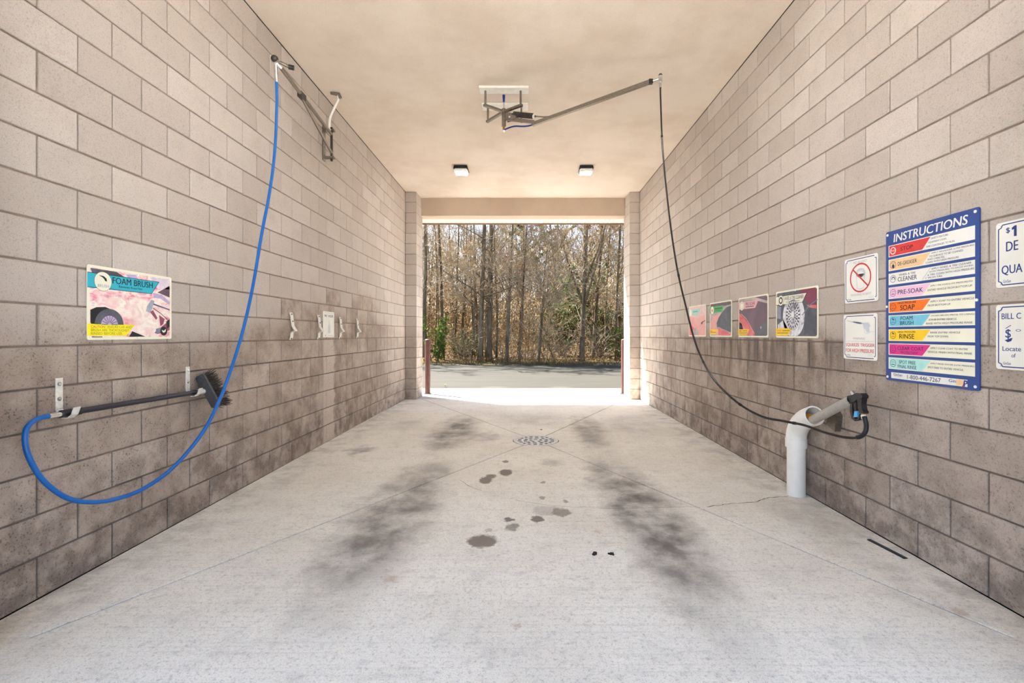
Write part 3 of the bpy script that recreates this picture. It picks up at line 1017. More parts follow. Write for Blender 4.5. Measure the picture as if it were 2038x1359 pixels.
for (yc, z1, z0, lab) in ((2.332, 1.057, 0.862, 'bent metal strap hook with two bolts holding the near end of the brush handle'),
                          (3.222, 1.052, 0.853, 'bent metal strap hook holding the brush handle next to the bristles')):
    t_ = thing('strap_hook', lab, 'hook', (XL, yc, z0), 'strap hooks for the foam brush')
    w = 0.018
    prof = [(XL + 0.002, z1), (XL + 0.002, z0 + 0.04), (XL + 0.012, z0 + 0.012), (XL + 0.035, z0 - 0.004), (XL + 0.06, z0 - 0.002),
            (XL + 0.08, z0 + 0.013), (XL + 0.088, z0 + 0.035), (XL + 0.094, z0 + 0.05)]
    mb = MB()
    for i in range(len(prof) - 1):
        (xa, za), (xb, zb) = prof[i], prof[i + 1]
        dd = Vector((xb - xa, 0, zb - za)).normalized()
        nx, nz = dd.z, -dd.x
        th = 0.004
        # the hook end is skewed a little towards the far side of the strap
        ya, yb = yc, yc
        q = [(xa, ya - w, za), (xb, yb - w, zb), (xb, yb + w, zb), (xa, ya + w, za)]
        mb.prism(q, (abs(nx) * th + (0 if abs(nx) > 0.5 else 0), 0, -abs(nz) * th))
    mb.build('strap', M['alu'], t_)
    for dz in (0.03, 0.105):
        b_ = MB().disc((XL + 0.004, yc, z1 - dz), (1, 0, 0), 0.011, 0.003, 14)
        b_.sphere((XL + 0.008, yc, z1 - dz), 0.008, 10, 6, (0.7, 1, 1))
        b_.build('bolt', M['chrome'], t_)

# ------------------------------------------------------------------ mat clips
ords = ('leftmost of four, nearest the blue hose', 'just left of the white notice',
        'just right of the white notice', 'rightmost and farthest of four')
for px, od in zip((577, 632, 675, 709), ords):
    yc = FPX * XL / (px - VX)
    t_ = thing('mat_clip', 'zigzag bent metal mat clip on the left wall, ' + od, 'clip', (XL, yc, 1.22), 'mat clips on the left wall')
    # profile in (distance from wall, height)
    pr = [(0.004, 1.492), (0.014, 1.46), (0.021, 1.40), (0.026, 1.36), (0.056, 1.314), (0.057, 1.306), (0.022, 1.294), (0.016, 1.288), (0.014, 1.25), (0.004, 1.222)]
    w = 0.025
    mb = MB()
    for (da, za), (db, zb) in zip(pr[:-1], pr[1:]):
        mb.prism([(XL + da, yc - w, za), (XL + db, yc - w, zb), (XL + db, yc + w, zb), (XL + da, yc + w, za)], (0.007, 0, 0.002) if abs(za - zb) > abs(da - db) * 0.5 else (0.003, 0, 0.008))
    mb.build('spring_strip', M['alu'], t_)
    for z_, dx in ((1.475, 0.015), (1.405, 0.026), (1.232, 0.013)):
        MB().disc((XL + dx, yc, z_), (1, 0, 0), 0.007, 0.006, 10).build('screw', M['steel_dark'], t_)

# ------------------------------------------------------------------ ceiling boom with black hose
PC = Vector((-0.248, 5.42, 0))
cb = thing('ceiling_boom', 'steel ceiling boom with a spring, slung from two white boards', 'hose boom', (PC.x, PC.y, H))
for ya, yb, x0, x1 in ((5.20, 5.335, -0.52, 0.04), (5.585, 5.735, -0.525, 0.04)):
    MB().bbox(x0, x1, ya, yb, H - 0.027, H, 0.003, 1).build('mounting_board', M['board'], cb)
posts = [(-0.45, 5.27), (-0.05, 5.27), (-0.453, 5.66), (-0.045, 5.66)]
for x_, y_ in posts:
    MB().tube([(x_, y_, H - 0.027), (x_, y_, 3.865)], 0.012, 10).build('hanger_rod', M['galv'], cb, smooth=True)
    mb = MB()
    a, b = Vector((x_, y_, 3.885)), Vector((PC.x, PC.y, 3.885))
    d = (b - a).normalized()
    s_ = Vector((-d.y, d.x, 0))
    mb.prism([a - d * 0.02 + s_ * 0.016, b + s_ * 0.016, b - s_ * 0.016, a - d * 0.02 - s_ * 0.016], (0, 0, -0.025))
    mb.build('cross_bar', M['galv'], cb)
MB().tube([(PC.x, PC.y, 3.905), (PC.x, PC.y, 3.70)], 0.024, 16).build('pivot_tube', M['galv'], cb, smooth=True)
MB().tube([(PC.x, PC.y, 3.90), (PC.x, PC.y, 4.0)], 0.008, 8).build('feed_pipe', M['chrome'], cb, smooth=True)
MB().tube([(PC.x, PC.y, 3.985), (PC.x, PC.y, H)], [0.012, 0.017], 10).build('feed_fitting', M['navyhose'], cb, smooth=True)
MB().tube([(PC.x, PC.y, 3.70), (PC.x - 0.002, PC.y - 0.003, 3.655)], 0.013, 10).build('bottom_fitting', M['brass'], cb, smooth=True)
MB().sphere((PC.x, PC.y, 3.648), 0.017, 10, 8).build('bottom_cap', M['pvc'], cb, smooth='all')
DIR = Vector((0.937, -0.35, 0)).normalized()
SID = Vector((0.35, 0.937, 0)).normalized()
sp = lambda s, z: Vector((PC.x, PC.y, z)) + DIR * s
# side plates of the pivot head
for q in (-1, 1):
    mb = MB()
    pts = [sp(0.03, 3.85), sp(0.09, 3.84), sp(0.165, 3.785), sp(0.15, 3.762), sp(0.035, 3.755)]
    mb.prism([p + SID * (q * 0.025) for p in pts], SID * 0.005)
    mb.build('head_plate', M['galv'], cb)
MB().disc(sp(0.085, 3.785) - SID * 0.034, SID, 0.013, 0.066, 10).build('head_bolt', M['chrome'], cb)
mb = MB()
A_, B_ = sp(0.02, 3.772), sp(0.38, 3.676)
mb.prism([A_ + SID * 0.02, B_ + SID * 0.02, B_ - SID * 0.02, A_ - SID * 0.02], (0, 0, 0.032))
mb.build('lower_bar', M['galv'], cb)
T0, T1 = sp(0.35, 3.668), sp(1.66, 3.908)
up = (T1 - T0).normalized().cross(SID).normalized()
mb = MB()
hw = 0.019
mb.prism([T0 + SID * hw + up * hw, T1 + SID * hw + up * hw, T1 - SID * hw + up * hw, T0 - SID * hw + up * hw], -up * 2 * hw)
mb.build('arm_tube', M['galv'], cb)
MB().bbox(T1.x - 0.02, T1.x + 0.024, T1.y - 0.02, T1.y + 0.02, T1.z - 0.024, T1.z + 0.024, 0.004, 1).build('arm_end', M['steel_dark'], cb)
# spring: a helix
sA, sB = sp(0.115, 3.826), sp(0.365, 3.762)
axs = (sB - sA).normalized()
u1 = axs.cross(Vector((0, 0, 1))).normalized()
u2 = axs.cross(u1)
pts = []
for i in range(16 * 14 + 1):
    a = 2 * math.pi * i / 14
    pts.append(sA + (sB - sA) * (i / (16 * 14)) + (u1 * math.cos(a) + u2 * math.sin(a)) * 0.026)
MB().tube(pts, 0.007, 6).build('spring_coil', M['steel_dark'], cb, smooth='all')
MB().tube([sA - axs * 0.03, sB + axs * 0.03], 0.012, 8).build('spring_core', M['steel_dark'], cb, smooth=True)
MB().tube([sB, sB + axs * 0.02], 0.03, 12).build('spring_washer', M['alu'], cb, smooth=True)
MB().tube([sB, sp(0.535, 3.722)], 0.008, 8).build('tension_rod', M['galv'], cb, smooth=True)
mb = MB()
pl = [sp(0.50, 3.735), sp(0.56, 3.728), sp(0.53, 3.69), sp(0.46, 3.68)]
mb.prism([p - SID * 0.012 for p in pl], SID * 0.024)
mb.build('rod_link', M['galv'], cb)
MB().tube(smooth_path([(PC.x + 0.005, PC.y - 0.005, 3.66), sp(0.06, 3.675), sp(0.14, 3.682), sp(0.24, 3.665), sp(0.32, 3.66), sp(0.39, 3.672)], 6), 0.009, 10).build('blue_jumper_hose', M['navyhose'], cb, smooth='all')
SW = sp(1.76, 3.925)
MB().tube([T1, SW], 0.011, 10).build('swivel_stem', M['chrome'], cb, smooth=True)
MB().tube([SW + Vector((0, 0, 0.025)), SW + Vector((0, 0, -0.04))], 0.021, 12).build('swivel_body', M['chrome'], cb, smooth=True)
MB().sphere(SW + Vector((0, 0, 0.03)), 0.02, 10, 8).build('swivel_cap', M['steel_dark'], cb, smooth='all')

k_ = [(1310, 185, 4.80), (1312, 215, 4.80), (1319, 300, 4.78), (1331, 420, 4.70), (1346, 525, 4.60), (1365, 610, 4.46), (1386, 688, 4.30), (1415, 747, 4.10),
      (1460, 795, 3.85), (1512, 827, 3.60), (1560, 838, 3.42), (1600, 846, 3.28), (1640, 860, 3.12), (1680, 870, 2.98), (1708, 870, 2.89),
      (1721, 861, 2.85), (1724, 846, 2.84), (1720, 829, 2.84)]
kp = [at_y(*q) for q in k_]
kp[0] = SW + Vector((0, 0, -0.10))
kp[1] = SW + Vector((0.002, 0, -0.22))
khp = smooth_path(kp, 8)
khose = thing('pressure_hose', 'black pressure hose sweeping from the ceiling boom to the spray gun', 'hose', khp[0][:])
MB().tube(khp, 0.0088, 12).build('hose_line', M['blackhose'], khose, smooth='all')
MB().tube([SW + Vector((0, 0, -0.03)), khp[0]], 0.0115, 12).build('ferrule', M['chrome'], khose, smooth=True)
mb = MB()
for q in (14, 34, 52, 66, 84):
    mbq = MB()
    clamp_ring(mbq, khp[q], khp[q + 1] - khp[q], 0.0115, 0.022)
    mbq.build('hose_band', M['blackpl'], khose, smooth=True)
slv = khp[-26:]
MB().tube(slv, 0.0135, 12).build('bend_sleeve', M['blackpl'], khose, smooth='all')

# ------------------------------------------------------------------ gun holster pipe and spray gun
PB = Vector((2.155, 3.69, 0))
hol = thing('holster_pipe', 'white plastic stand pipe with an elbow, standing on the floor by the right wall', 'pipe', PB[:])
MB().tube([PB, PB + Vector((0, 0, 0.42))], 0.0665, 28).build('riser', M['pvc'], hol, smooth=True)
e0 = PB + Vector((0, 0, 0.385))
ep = smooth_path([e0, PB + Vector((0, 0, 0.46)), PB + Vector((0, -0.014, 0.515)), PB + Vector((-0.002, -0.06, 0.575)), PB + Vector((-0.006, -0.14, 0.63)), PB + Vector((-0.012, -0.25, 0.674))], 5)
nE = len(ep)


def hollow(pts, ro, ri, sides=28):
    """open-mouthed pipe: outer skin, rim, inner skin"""
    mb_ = MB()
    mb_.tube(pts, ro, sides, cap=False)
    n0 = len(mb_.v)
    mb_.tube(pts, ri, sides, cap=False)
    e = (len(pts) - 1) * sides
    for k in range(sides):
        k2 = (k + 1) % sides
        mb_.f.append((e + k, e + k2, n0 + e + k2, n0 + e + k))
    return mb_


hollow(ep, 0.0735, 0.062).build('elbow', M['pvc'], hol, smooth=True)
MB().tube([e0 - Vector((0, 0, 0.004)), e0 + Vector((0, 0, 0.065))], 0.078, 28).build('socket_ring', M['pvc'], hol, smooth=True)
dE = (ep[-1] - ep[-2]).normalized()
MB().disc(ep[-4] + Vector((0, 0.006, -0.016)), dE, 0.045, 0.004, 24).build('residue', M['rustgum'], hol)
mb = MB()
br = [(2.2, 3.40, 0.62), (2.2, 3.33, 0.75), (2.2, 3.28, 0.70), (2.2, 3.30, 0.585)]
mb.prism(br, (0.045, 0, 0))
mb.build('wall_bracket', M['galv'], hol)

GX = 2.115
gun = thing('spray_gun', 'black trigger spray gun with grey lance tube resting in the holster pipe', 'spray gun', (GX, 2.95, 0.8))
L0, L1 = on_x(1618, 836, GX), on_x(1694, 796, GX)
hollow([L0, L1], 0.031, 0.026, 24).build('lance_tube', M['pvcgrey'], gun, smooth=True)
MB().disc(L0, L1 - L0, 0.029, 0.004, 20).build('tube_bottom', M['pvcgrey'], gun)
MB().disc(L1 - (L1 - L0).normalized() * 0.03, L1 - L0, 0.0262, 0.004, 20).build('tube_throat', M['joint'], gun)


def gp(cx, cy, dx=0.0):
    """outline point read from the 1196 px wide close-up"""
    p = on_x(1540 + cx / 5.436, 760 + cy / 5.436, GX)
    p.x += dx
    return p


def gpoly(mb_, pts, x0, x1):
    mb_.prism([gp(cx, cy, x0) for cx, cy in pts], (x1 - x0, 0, 0))


mb = MB()
gpoly(mb, [(808, 165), (835, 150), (880, 140), (925, 120), (970, 122), (992, 148), (990, 172), (965, 190), (930, 190), (905, 215), (868, 225), (840, 240), (822, 215)], -0.02, 0.02)
body = mb.build('gun_body', M['blackpl'], gun)
mb = MB()
gpoly(mb, [(925, 160), (985, 165), (975, 235), (985, 300), (1000, 325), (995, 345), (945, 338), (945, 280), (930, 215)], -0.017, 0.017)
mb.build('grip', M['blackpl'], gun)
mb = MB()
gpoly(mb, [(845, 228), (870, 222), (866, 300), (876, 370), (895, 398), (925, 392), (948, 345), (955, 370), (935, 412), (895, 424), (862, 398), (843, 320)], -0.012, 0.012)
mb.build('trigger_guard', M['blackpl'], gun)
mb = MB()
gpoly(mb, [(868, 225), (905, 215), (898, 270), (905, 320), (890, 385), (880, 370), (884, 300)], -0.008, 0.008)
tr = mb.build('trigger', M['steel_dark'], gun)
mb = MB()
gpoly(mb, [(893, 318), (925, 315), (918, 378), (885, 382)], -0.0135, 0.0135)
mb.build('blue_tag', plain('tag_blue', S(90, 180, 235), 0.5), gun)
mb = MB()
gpoly(mb, [(832, 105), (850, 92), (878, 130), (852, 142)], -0.006, 0.006)
mb.build('safety_clip', M['chrome'], gun)
MB().tube([gp(968, 335), gp(968, 360)], 0.0125, 12).build('brass_nut', M['brass'], gun, smooth=True)
MB().tube([gp(968, 358), gp(978, 402)], 0.0145, 12).build('hose_ferrule', M['pvc'], gun, smooth=True)

# ------------------------------------------------------------------ signs and posters
def text_mesh(body, bold=0.0, shear=0.0):
    cu = bpy.data.curves.new('lettering', 'FONT')
    cu.body = body
    cu.size = 1.0
    cu.shear = shear
    cu.resolution_u = 3
    cu.fill_mode = 'FRONT'
    ob = bpy.data.objects.new('lettering', cu)
    me = ob.to_mesh()
    v0 = [(p.co.x, p.co.y) for p in me.vertices]
    f0 = [tuple(p.vertices) for p in me.polygons]
    v, f = [], []
    # heavier strokes: the same outlines struck again a hair to each side, each on its own thin layer
    for k_, dx in enumerate((0,) if bold <= 0 else (-bold, bold, 0)):
        k = len(v)
        v += [(p[0] + dx, p[1], k_ * 0.00011) for p in v0]
        f += [tuple(i + k for i in q) for q in f0]
    ob.to_mesh_clear()
    bpy.data.objects.remove(ob)
    bpy.data.curves.remove(cu)
    return v, f


class Sign:
    """a thin panel on a side wall; u runs left to right, v top to bottom, both 0..1"""
    def __init__(self, name, label, cat, side, yl, ztop, w, h, mat, group=None, thick=0.004, corner=0.012):
        self.side, self.yl, self.zt, self.w, self.h = side, yl, ztop, w, h
        self.t = thick
        yc = yl + (w / 2 if side < 0 else -w / 2)
        self.x = XL if side < 0 else XR
        self.o = thing(name, label, cat, (self.x, yc, ztop - h), group)
        mb = MB()
        mb.prism([self.P(u, v, -1) for u, v in self.rrect(0, 0, 1, 1, corner)], (-side * thick, 0, 0))
        mb.build('panel', mat, self.o)

    def P(self, u, v, layer):
        # layer -1: wall face, 0: panel face, 1.. : printed layers
        d = 0.0024 if layer < 0 else 0.0024 + self.t + 0.00035 * layer
        y = self.yl + (self.w * u if self.side < 0 else -self.w * u)
        return Vector((self.x - self.side * d, y, self.zt - v * self.h))

    def rrect(self, u0, v0, u1, v1, r):
        ru, rv = r / self.w, r / self.h
        out = []
        for cx, cy, a0 in ((u1 - ru, v0 + rv, -90), (u1 - ru, v1 - rv, 0), (u0 + ru, v1 - rv, 90), (u0 + ru, v0 + rv, 180)):
            for k in range(4):
                a = math.radians(a0 + 30 * k)
                out.append((cx + ru * math.cos(a), cy + rv * math.sin(a)))
        return out

    def poly(self, pts, mat, layer=1, name='print', mb=None):
        m = mb or MB()
        p = [self.P(u, v, layer) for u, v in pts]
        if self.side > 0:
            pass
        m.add(p, [tuple(range(len(p)))])
        if mb is None:
            return m.build(name, mat, self.o)

    def rect(self, u0, v0, u1, v1, mat, layer=1, name='print', mb=None):
        return self.poly([(u0, v0), (u1, v0), (u1, v1), (u0, v1)], mat, layer, name, mb)

    def ell(self, u, v, r, mat, layer=1, name='print', n=28, sq=1.0, mb=None, vmax=9.0):
        """disc of radius r metres"""
        return self.poly([(u + r * math.cos(2 * math.pi * k / n) / self.w, min(vmax, v + sq * r * math.sin(2 * math.pi * k / n) / self.h)) for k in range(n)], mat, layer, name, mb)

    def ring(self, u, v, r0, r1, mat, layer=1, name='ring', n=36, sq=1.0, a0=0, a1=360):
        m = MB()
        P = lambda r, a: self.P(u + r * math.cos(a) / self.w, v + sq * r * math.sin(a) / self.h, layer)
        for k in range(n):
            a, b = math.radians(a0 + (a1 - a0) * k / n), math.radians(a0 + (a1 - a0) * (k + 1) / n)
            m.add([P(r0, a), P(r1, a), P(r1, b), P(r0, b)], [(0, 1, 2, 3)])
        return m.build(name, mat, self.o)

    def line(self, pts, wid, mat, layer=1, name='stroke', mb=None):
        m = mb or MB()
        q = [Vector((u * self.w, v * self.h)) for u, v in pts]
        for a, b in zip(q[:-1], q[1:]):
            d = (b - a).normalized()
            nn_ = Vector((-d.y, d.x)) * wid / 2
            c = [a + nn_, b + nn_, b - nn_, a - nn_]
            m.add([self.P(p.x / self.w, p.y / self.h, layer) for p in c], [(0, 1, 2, 3)])
        if mb is None:
            return m.build(name, mat, self.o)

    def text(self, lines, mat, layer=2, bold=0.0, shear=0.0, name='lettering'):
        """lines: (string, u0, v0, u1, v1) fitted to that box"""
        o = None
        for body, u0, v0, u1, v1 in lines:
            m = MB()
            v, f = text_mesh(body, bold, shear)
            xs = [p[0] for p in v]
            ys = [p[1] for p in v]
            x0, x1, y0, y1 = min(xs), max(xs), min(ys), max(ys)
            m.add([self.P(u0 + (p[0] - x0) / (x1 - x0) * (u1 - u0), v1 - (p[1] - y0) / (y1 - y0) * (v1 - v0), layer) - Vector((self.side * p[2], 0, 0)) for p in v], f)
            o = m.build(name, mat, self.o)
        return o

    def bolts(self, pts, r=0.008, mat=None):
        for u, v in pts:
            c = self.P(u, v, 2)
            MB().disc(c, (-self.side, 0, 0), r, 0.003, 14).build('bolt', mat or M['pvc'], self.o)

    def border(self, m_, mat, wid=0.004, notch=0.018, layer=1):
        """blue keyline with notched corners"""
        U, V, nu, nv = m_ / self.w, m_ / self.h, notch / self.w, notch / self.h
        pts = [(U + nu, V), (1 - U - nu, V), (1 - U - nu * 0.7, V + nv * 0.7), (1 - U, V + nv), (1 - U, 1 - V - nv), (1 - U - nu * 0.7, 1 - V - nv * 0.7),
               (1 - U - nu, 1 - V), (U + nu, 1 - V), (U + nu * 0.7, 1 - V - nv * 0.7), (U, 1 - V - nv), (U, V + nv), (U + nu * 0.7, V + nv * 0.7), (U + nu, V)]
        self.line(pts, wid, mat, layer, 'keyline')


def m_print(name, cols, scale, dist=1.5, stretch=(1, 1, 1), foam=None):
    t = NT(name)
    n = t.noise(scale, 5, 0.6, stretch=stretch, dist=dist)
    r = t.new('ShaderNodeValToRGB')
    t.l.new(n, r.inputs[0])
    el = r.color_ramp.elements
    while len(el) < len(cols):
        el.new(0.5)
    for i, (p, c) in enumerate(cols):
        el[i].position = p
        el[i].color = c
    c = r.outputs[0]
    if foam:      # a drift of white lather in the printed picture: centre y, z and half sizes
        x, y, z = t.xyz()
        q = t.noise(14, 4, 0.65, dist=1.0)
        wy = t.math('ADD', y, t.math('MULTIPLY', t.math('SUBTRACT', q, 0.5), 0.16))
        wz = t.math('ADD', z, t.math('MULTIPLY', t.math('SUBTRACT', t.noise(11, 4, 0.6), 0.5), 0.16))
        for (cy, cz, ry, rz) in foam:
            c = t.mix(spot(t, plane(t, wy, wz), cy, cz, ry, rz, 0.6), c, t.mix(t.ramp(q, 0.35, 0.65), S(250, 244, 232), S(240, 206, 200)))
    return t.done(c, 0.45, 0, 0.4)


M['foam_pink'] = m_print('print_pink_foam', [(0.28, S(196, 110, 140)), (0.40, S(232, 150, 165)), (0.50, S(246, 214, 212)), (0.60, S(248, 240, 226)), (0.72, S(205, 178, 205))], 5.0, 2.2, (1, 1, 2.2),
                         foam=((2.82, 1.42, 0.10, 0.06), (2.90, 1.33, 0.12, 0.07), (2.68, 1.47, 0.09, 0.03)))
M['foam_white'] = m_print('print_white_foam', [(0.3, S(240, 190, 180)), (0.45, S(250, 240, 225)), (0.62, S(244, 236, 240)), (0.75, S(196, 178, 210))], 9.0, 1.5)
M['car_mauve'] = m_print('print_mauve_paint', [(0.3, S(92, 72, 84)), (0.6, S(118, 92, 106))], 2.2)
M['car_red'] = m_print('print_red_paint', [(0.3, S(206, 84, 92)), (0.6, S(226, 124, 128))], 4)
M['car_dark'] = m_print('print_dark_paint', [(0.3, S(62, 66, 74)), (0.6, S(96, 98, 108))], 5)
M['fadedpink'] = m_print('print_faded_pink', [(0.3, S(226, 146, 146)), (0.6, S(234, 178, 172))], 4)
M['fadedgrey'] = m_print('print_faded_grey', [(0.3, S(152, 142, 142)), (0.6, S(196, 182, 178))], 4)
M['wheel_foam'] = m_print('print_wheel_foam', [(0.32, S(120, 118, 134)), (0.48, S(216, 214, 222)), (0.65, S(240, 238, 244))], 16, 1.0)
M['lilac'] = plain('print_lilac', S(190, 170, 208), 0.5, 0, 0.1)
M['palemint'] = plain('print_pale_mint', S(170, 212, 200), 0.5, 0, 0.05)
M['palepink'] = plain('print_pale_pink', S(232, 176, 178), 0.5, 0, 0.05)
M['paleyellow'] = plain('print_pale_yellow', S(240, 216, 96), 0.5, 0, 0.05)
M['inkfoam'] = plain('ink_olive', S(150, 140, 40), 0.6, 0, 0.1)

RW = lambda px: FPX * XR / (px - VX)
LW = lambda px: FPX * XL / (px - VX)

# --- instructions board
yl, yr = RW(1766), RW(1953)
ib = Sign('instruction_board', 'large blue instructions board listing nine coloured wash steps on the right wall', 'sign', 1, yl, 1.906, yl - yr, 0.91, M['signblue'], thick=0.006)
ib.text([('INSTRUCTIONS', 0.10, 0.026, 0.90, 0.080)], M['signwhite'], 1, 0.02, 0.12, 'heading')
rows = [
    ('red', [('STOP', .19, .33, .34, .66)], 'inkblack', ['SAFETY FEATURE-', 'EQUIPMENT STOPS.', 'TIME CONTINUES TO RUN.'], (.72, .70, .78)),
    ('tan', [('DE-GREASER', .155, .34, .385, .66)], 'ink', ['APPLY DEGREASER (LOW PRESSURE)', 'TO SURFACE TO BE CLEANED.', 'WAIT 2 MINUTES.', 'CLEAN WITH HIGH PRESSURE.'], (.955, .86, .68, .82)),
    ('signwhite', [('WHEEL & TIRE', .17, .16, .37, .33), ('CLEANER', .155, .42, .385, .80)], 'ink', ['APPLY WHEEL & TIRE CLEANER', '(LOW PRESSURE) TO EACH WHEEL', '& TIRE. CLEAN WITH HIGH PRESSURE', "1' FROM TIRE."], (.93, .95, .957, .66)),
    ('pink', [('PRE-SOAK', .155, .30, .455, .68)], 'ink', ['APPLY PRE-SOAK(LOW PRESSURE)TO', 'ENTIRE VEHICLE FROM BOTTOM UP.'], (.94, .94)),
    ('orange', [('HIGH PRESSURE', .155, .13, .375, .29), ('SOAP', .185, .40, .36, .82)], 'inkblack', ['APPLY SOAP TO ENTIRE VEHICLE', 'FROM BOTTOM UP.'], (.955, .74)),
    ('sky', [('FOAM', .19, .13, .335, .44), ('BRUSH', .185, .53, .345, .85)], 'ink', ['(WASH BRUSH PRIOR TO USING)', 'SCRUB ENTIRE VEHICLE.', 'RINSE WITH HIGH PRESSURE RINSE.'], (.957, .80, .945)),
    ('yellow', [('HIGH PRESSURE', .155, .16, .37, .30), ('RINSE', .175, .40, .355, .80)], 'inkblack', ['RINSE ENTIRE VEHICLE', 'FROM TOP DOWN.'], (.83, .72)),
    ('magenta', [('CLEAR COAT', .15, .24, .46, .54), ('PROTECTANT', .19, .64, .40, .83)], 'ink', ['APPLY CLEAR COAT TO ENTIRE', 'VEHICLE. FINISH WITH FINAL RINSE.'], (.90, .94)),
    ('mint', [('SPOT FREE', .17, .20, .37, .48), ('FINAL RINSE', .155, .58, .38, .86)], 'ink', ['APPLY RINSE WATER (LOW PRESSURE)', 'SPOT FREE TO ENTIRE VEHICLE.'], (.957, .86)),
]
for i, (colr, words_, ink, right, ends) in enumerate(rows):
    t0 = 0.096 + i * 0.0938
    hh = 0.077
    ib.rect(.036, t0, .962, t0 + hh, M['cream'] if i > 2 else M['signwhite'], 1, 'row_panel')
    ib.poly([(.046, t0 + hh * .06), (.535, t0 + hh * .06), (.445, t0 + hh * .94), (.046, t0 + hh * .94)], M[colr], 2, 'row_flag')
    if i == 2:
        ib.line([(.535, t0 + hh * .06), (.445, t0 + hh * .94)], 0.0012, M['ink'], 3, 'flag_edge')
    ib.ring(.095, t0 + hh * .5, 0.020, 0.0225, M['signwhite'] if i == 0 else M[ink], 3, 'icon_ring', 20)
    if i == 0:
        ib.ell(.095, t0 + hh * .5, 0.0195, M['signwhite'], 3, 'icon')
        ib.ell(.095, t0 + hh * .5, 0.0165, M['red'], 4, 'icon')
        ib.text([('STOP', .073, t0 + hh * .42, .117, t0 + hh * .58)], M['signwhite'], 5, 0.02)
    elif i == 1:
        ib.ell(.097, t0 + hh * .62, 0.009, M['ink'], 3, 'icon', sq=1.3)
        ib.line([(.07, t0 + hh * .38), (.095, t0 + hh * .33), (.12, t0 + hh * .38)], 0.002, M['ink'], 3, 'icon')
    elif i == 2:
        ib.ring(.097, t0 + hh * .5, 0.008, 0.013, M['ink'], 3, 'icon', 20, a0=150, a1=400)
    else:
        m2 = MB()
        ib.line([(.072, t0 + hh * .44), (.09, t0 + hh * .38), (.118, t0 + hh * .42)], 0.002, M[ink], 3, mb=m2)
        ib.line([(.074, t0 + hh * .60), (.116, t0 + hh * .60)], 0.004 if i in (3, 8) else 0.0025, M[ink], 3, mb=m2)
        if i in (5, 6):
            ib.poly([(.08, t0 + hh * .25), (.10, t0 + hh * .30), (.115, t0 + hh * .45), (.095, t0 + hh * .42)], M[ink], 3, mb=m2)
        m2.build('icon', M[ink], ib.o)
    ib.text([(b_, u0, t0 + hh * v0, u1, t0 + hh * v1) for b_, u0, v0, u1, v1 in words_], M[ink], 3, 0.012, 0, 'step_name')
    n = len(right)
    lh = min(.2, .8 / n)
    gap = (0.88 / n) if n > 2 else 0.30
    top = .5 - (gap * (n - 1) + lh * .72) / 2 if n > 2 else 0.22
    lt = []
    for q, (b_, e_) in enumerate(zip(right, ends)):
        vv = top + q * gap
        u0 = .56 - .09 * (vv + .1)
        lt.append((b_, u0, t0 + hh * vv, e_, t0 + hh * (vv + lh * .72)))
    ib.text(lt, M['ink'], 2, 0.006, 0.12, 'step_text')
ib.rect(.07, .945, .895, .985, M['signwhite'], 1, 'phone_strip')
ib.text([('1-800-446-7267', .27, .952, .64, .978)], M['ink'], 2, 0.004, 0, 'phone_number')
ib.text([('GinSan', .10, .950, .21, .967), ('Gin', .72, .950, .79, .968)], M['inkblue'], 2, 0.012)
ib.line([(.10, .973), (.20, .973)], 0.0012, M['inkfaded'], 2)
ib.rect(.79, .948, .865, .982, M['tan'], 2, 'worn_patch')
ib.poly([(.865, .948), (.895, .95), (.90, .966), (.875, .972), (.872, .984), (.855, .980)], M['inkblue'], 3, 'emblem')
ib.poly([(.872, .957), (.888, .958), (.878, .968)], M['signwhite'], 4, 'emblem')
ib.poly([(.850, .978), (.872, .984), (.868, .988), (.848, .985)], M['inkred'], 4, 'emblem')
ib.bolts([(.025, .022), (.967, .022), (.016, .505), (.978, .505), (.025, .978), (.967, .978)], 0.0075)

# --- no bucket washing
yl = RW(1683)
sg = Sign('notice_sign', 'small white notice with a red circle and bar over a bucket', 'sign', 1, yl, 1.795, 0.305, 0.305, M['signwhite'])
sg.border(0.012, M['inkblue'], 0.005)
sg.text([('NO BUCKET', .29, .085, .70, .135), ('WASHING IN BAYS', .20, .80, .82, .85)], M['inkfaded'], 1)
sg.ell(.5, .36, 0.045, M['inkpale'], 1, 'bucket_drawing', sq=.75)
sg.poly([(.37, .36), (.63, .36), (.61, .68), (.55, .71), (.45, .71), (.39, .68)], M['inkpale'], 1, 'bucket_drawing')
sg.ell(.5, .38, 0.037, M['signwhite'], 2, 'bucket_drawing', sq=.6)
sg.poly([(.385, .38), (.615, .38), (.598, .67), (.55, .695), (.45, .695), (.405, .67)], M['signwhite'], 2, 'bucket_drawing')
sg.ring(.5, .375, 0.036, 0.041, M['inkfaded'], 3, 'bucket_rim', sq=.35)
sg.ring(.5, .46, 0.088, 0.098, M['inkred'], 4, 'prohibition_ring', 44)
sg.line([(.285, .27), (.725, .655)], 0.010, M['inkred'], 4, 'prohibition_bar')
sg.text([('GinSan', .11, .905, .22, .935)], M['inkblue'], 1, 0.02)
sg.rect(.74, .888, .89, .898, M['inkpale'], 1, 'small_print')
sg.rect(.74, .915, .89, .925, M['inkpale'], 1, 'small_print')
sg.bolts([(.06, .06), (.94, .06), (.06, .94), (.94, .94)], 0.007)

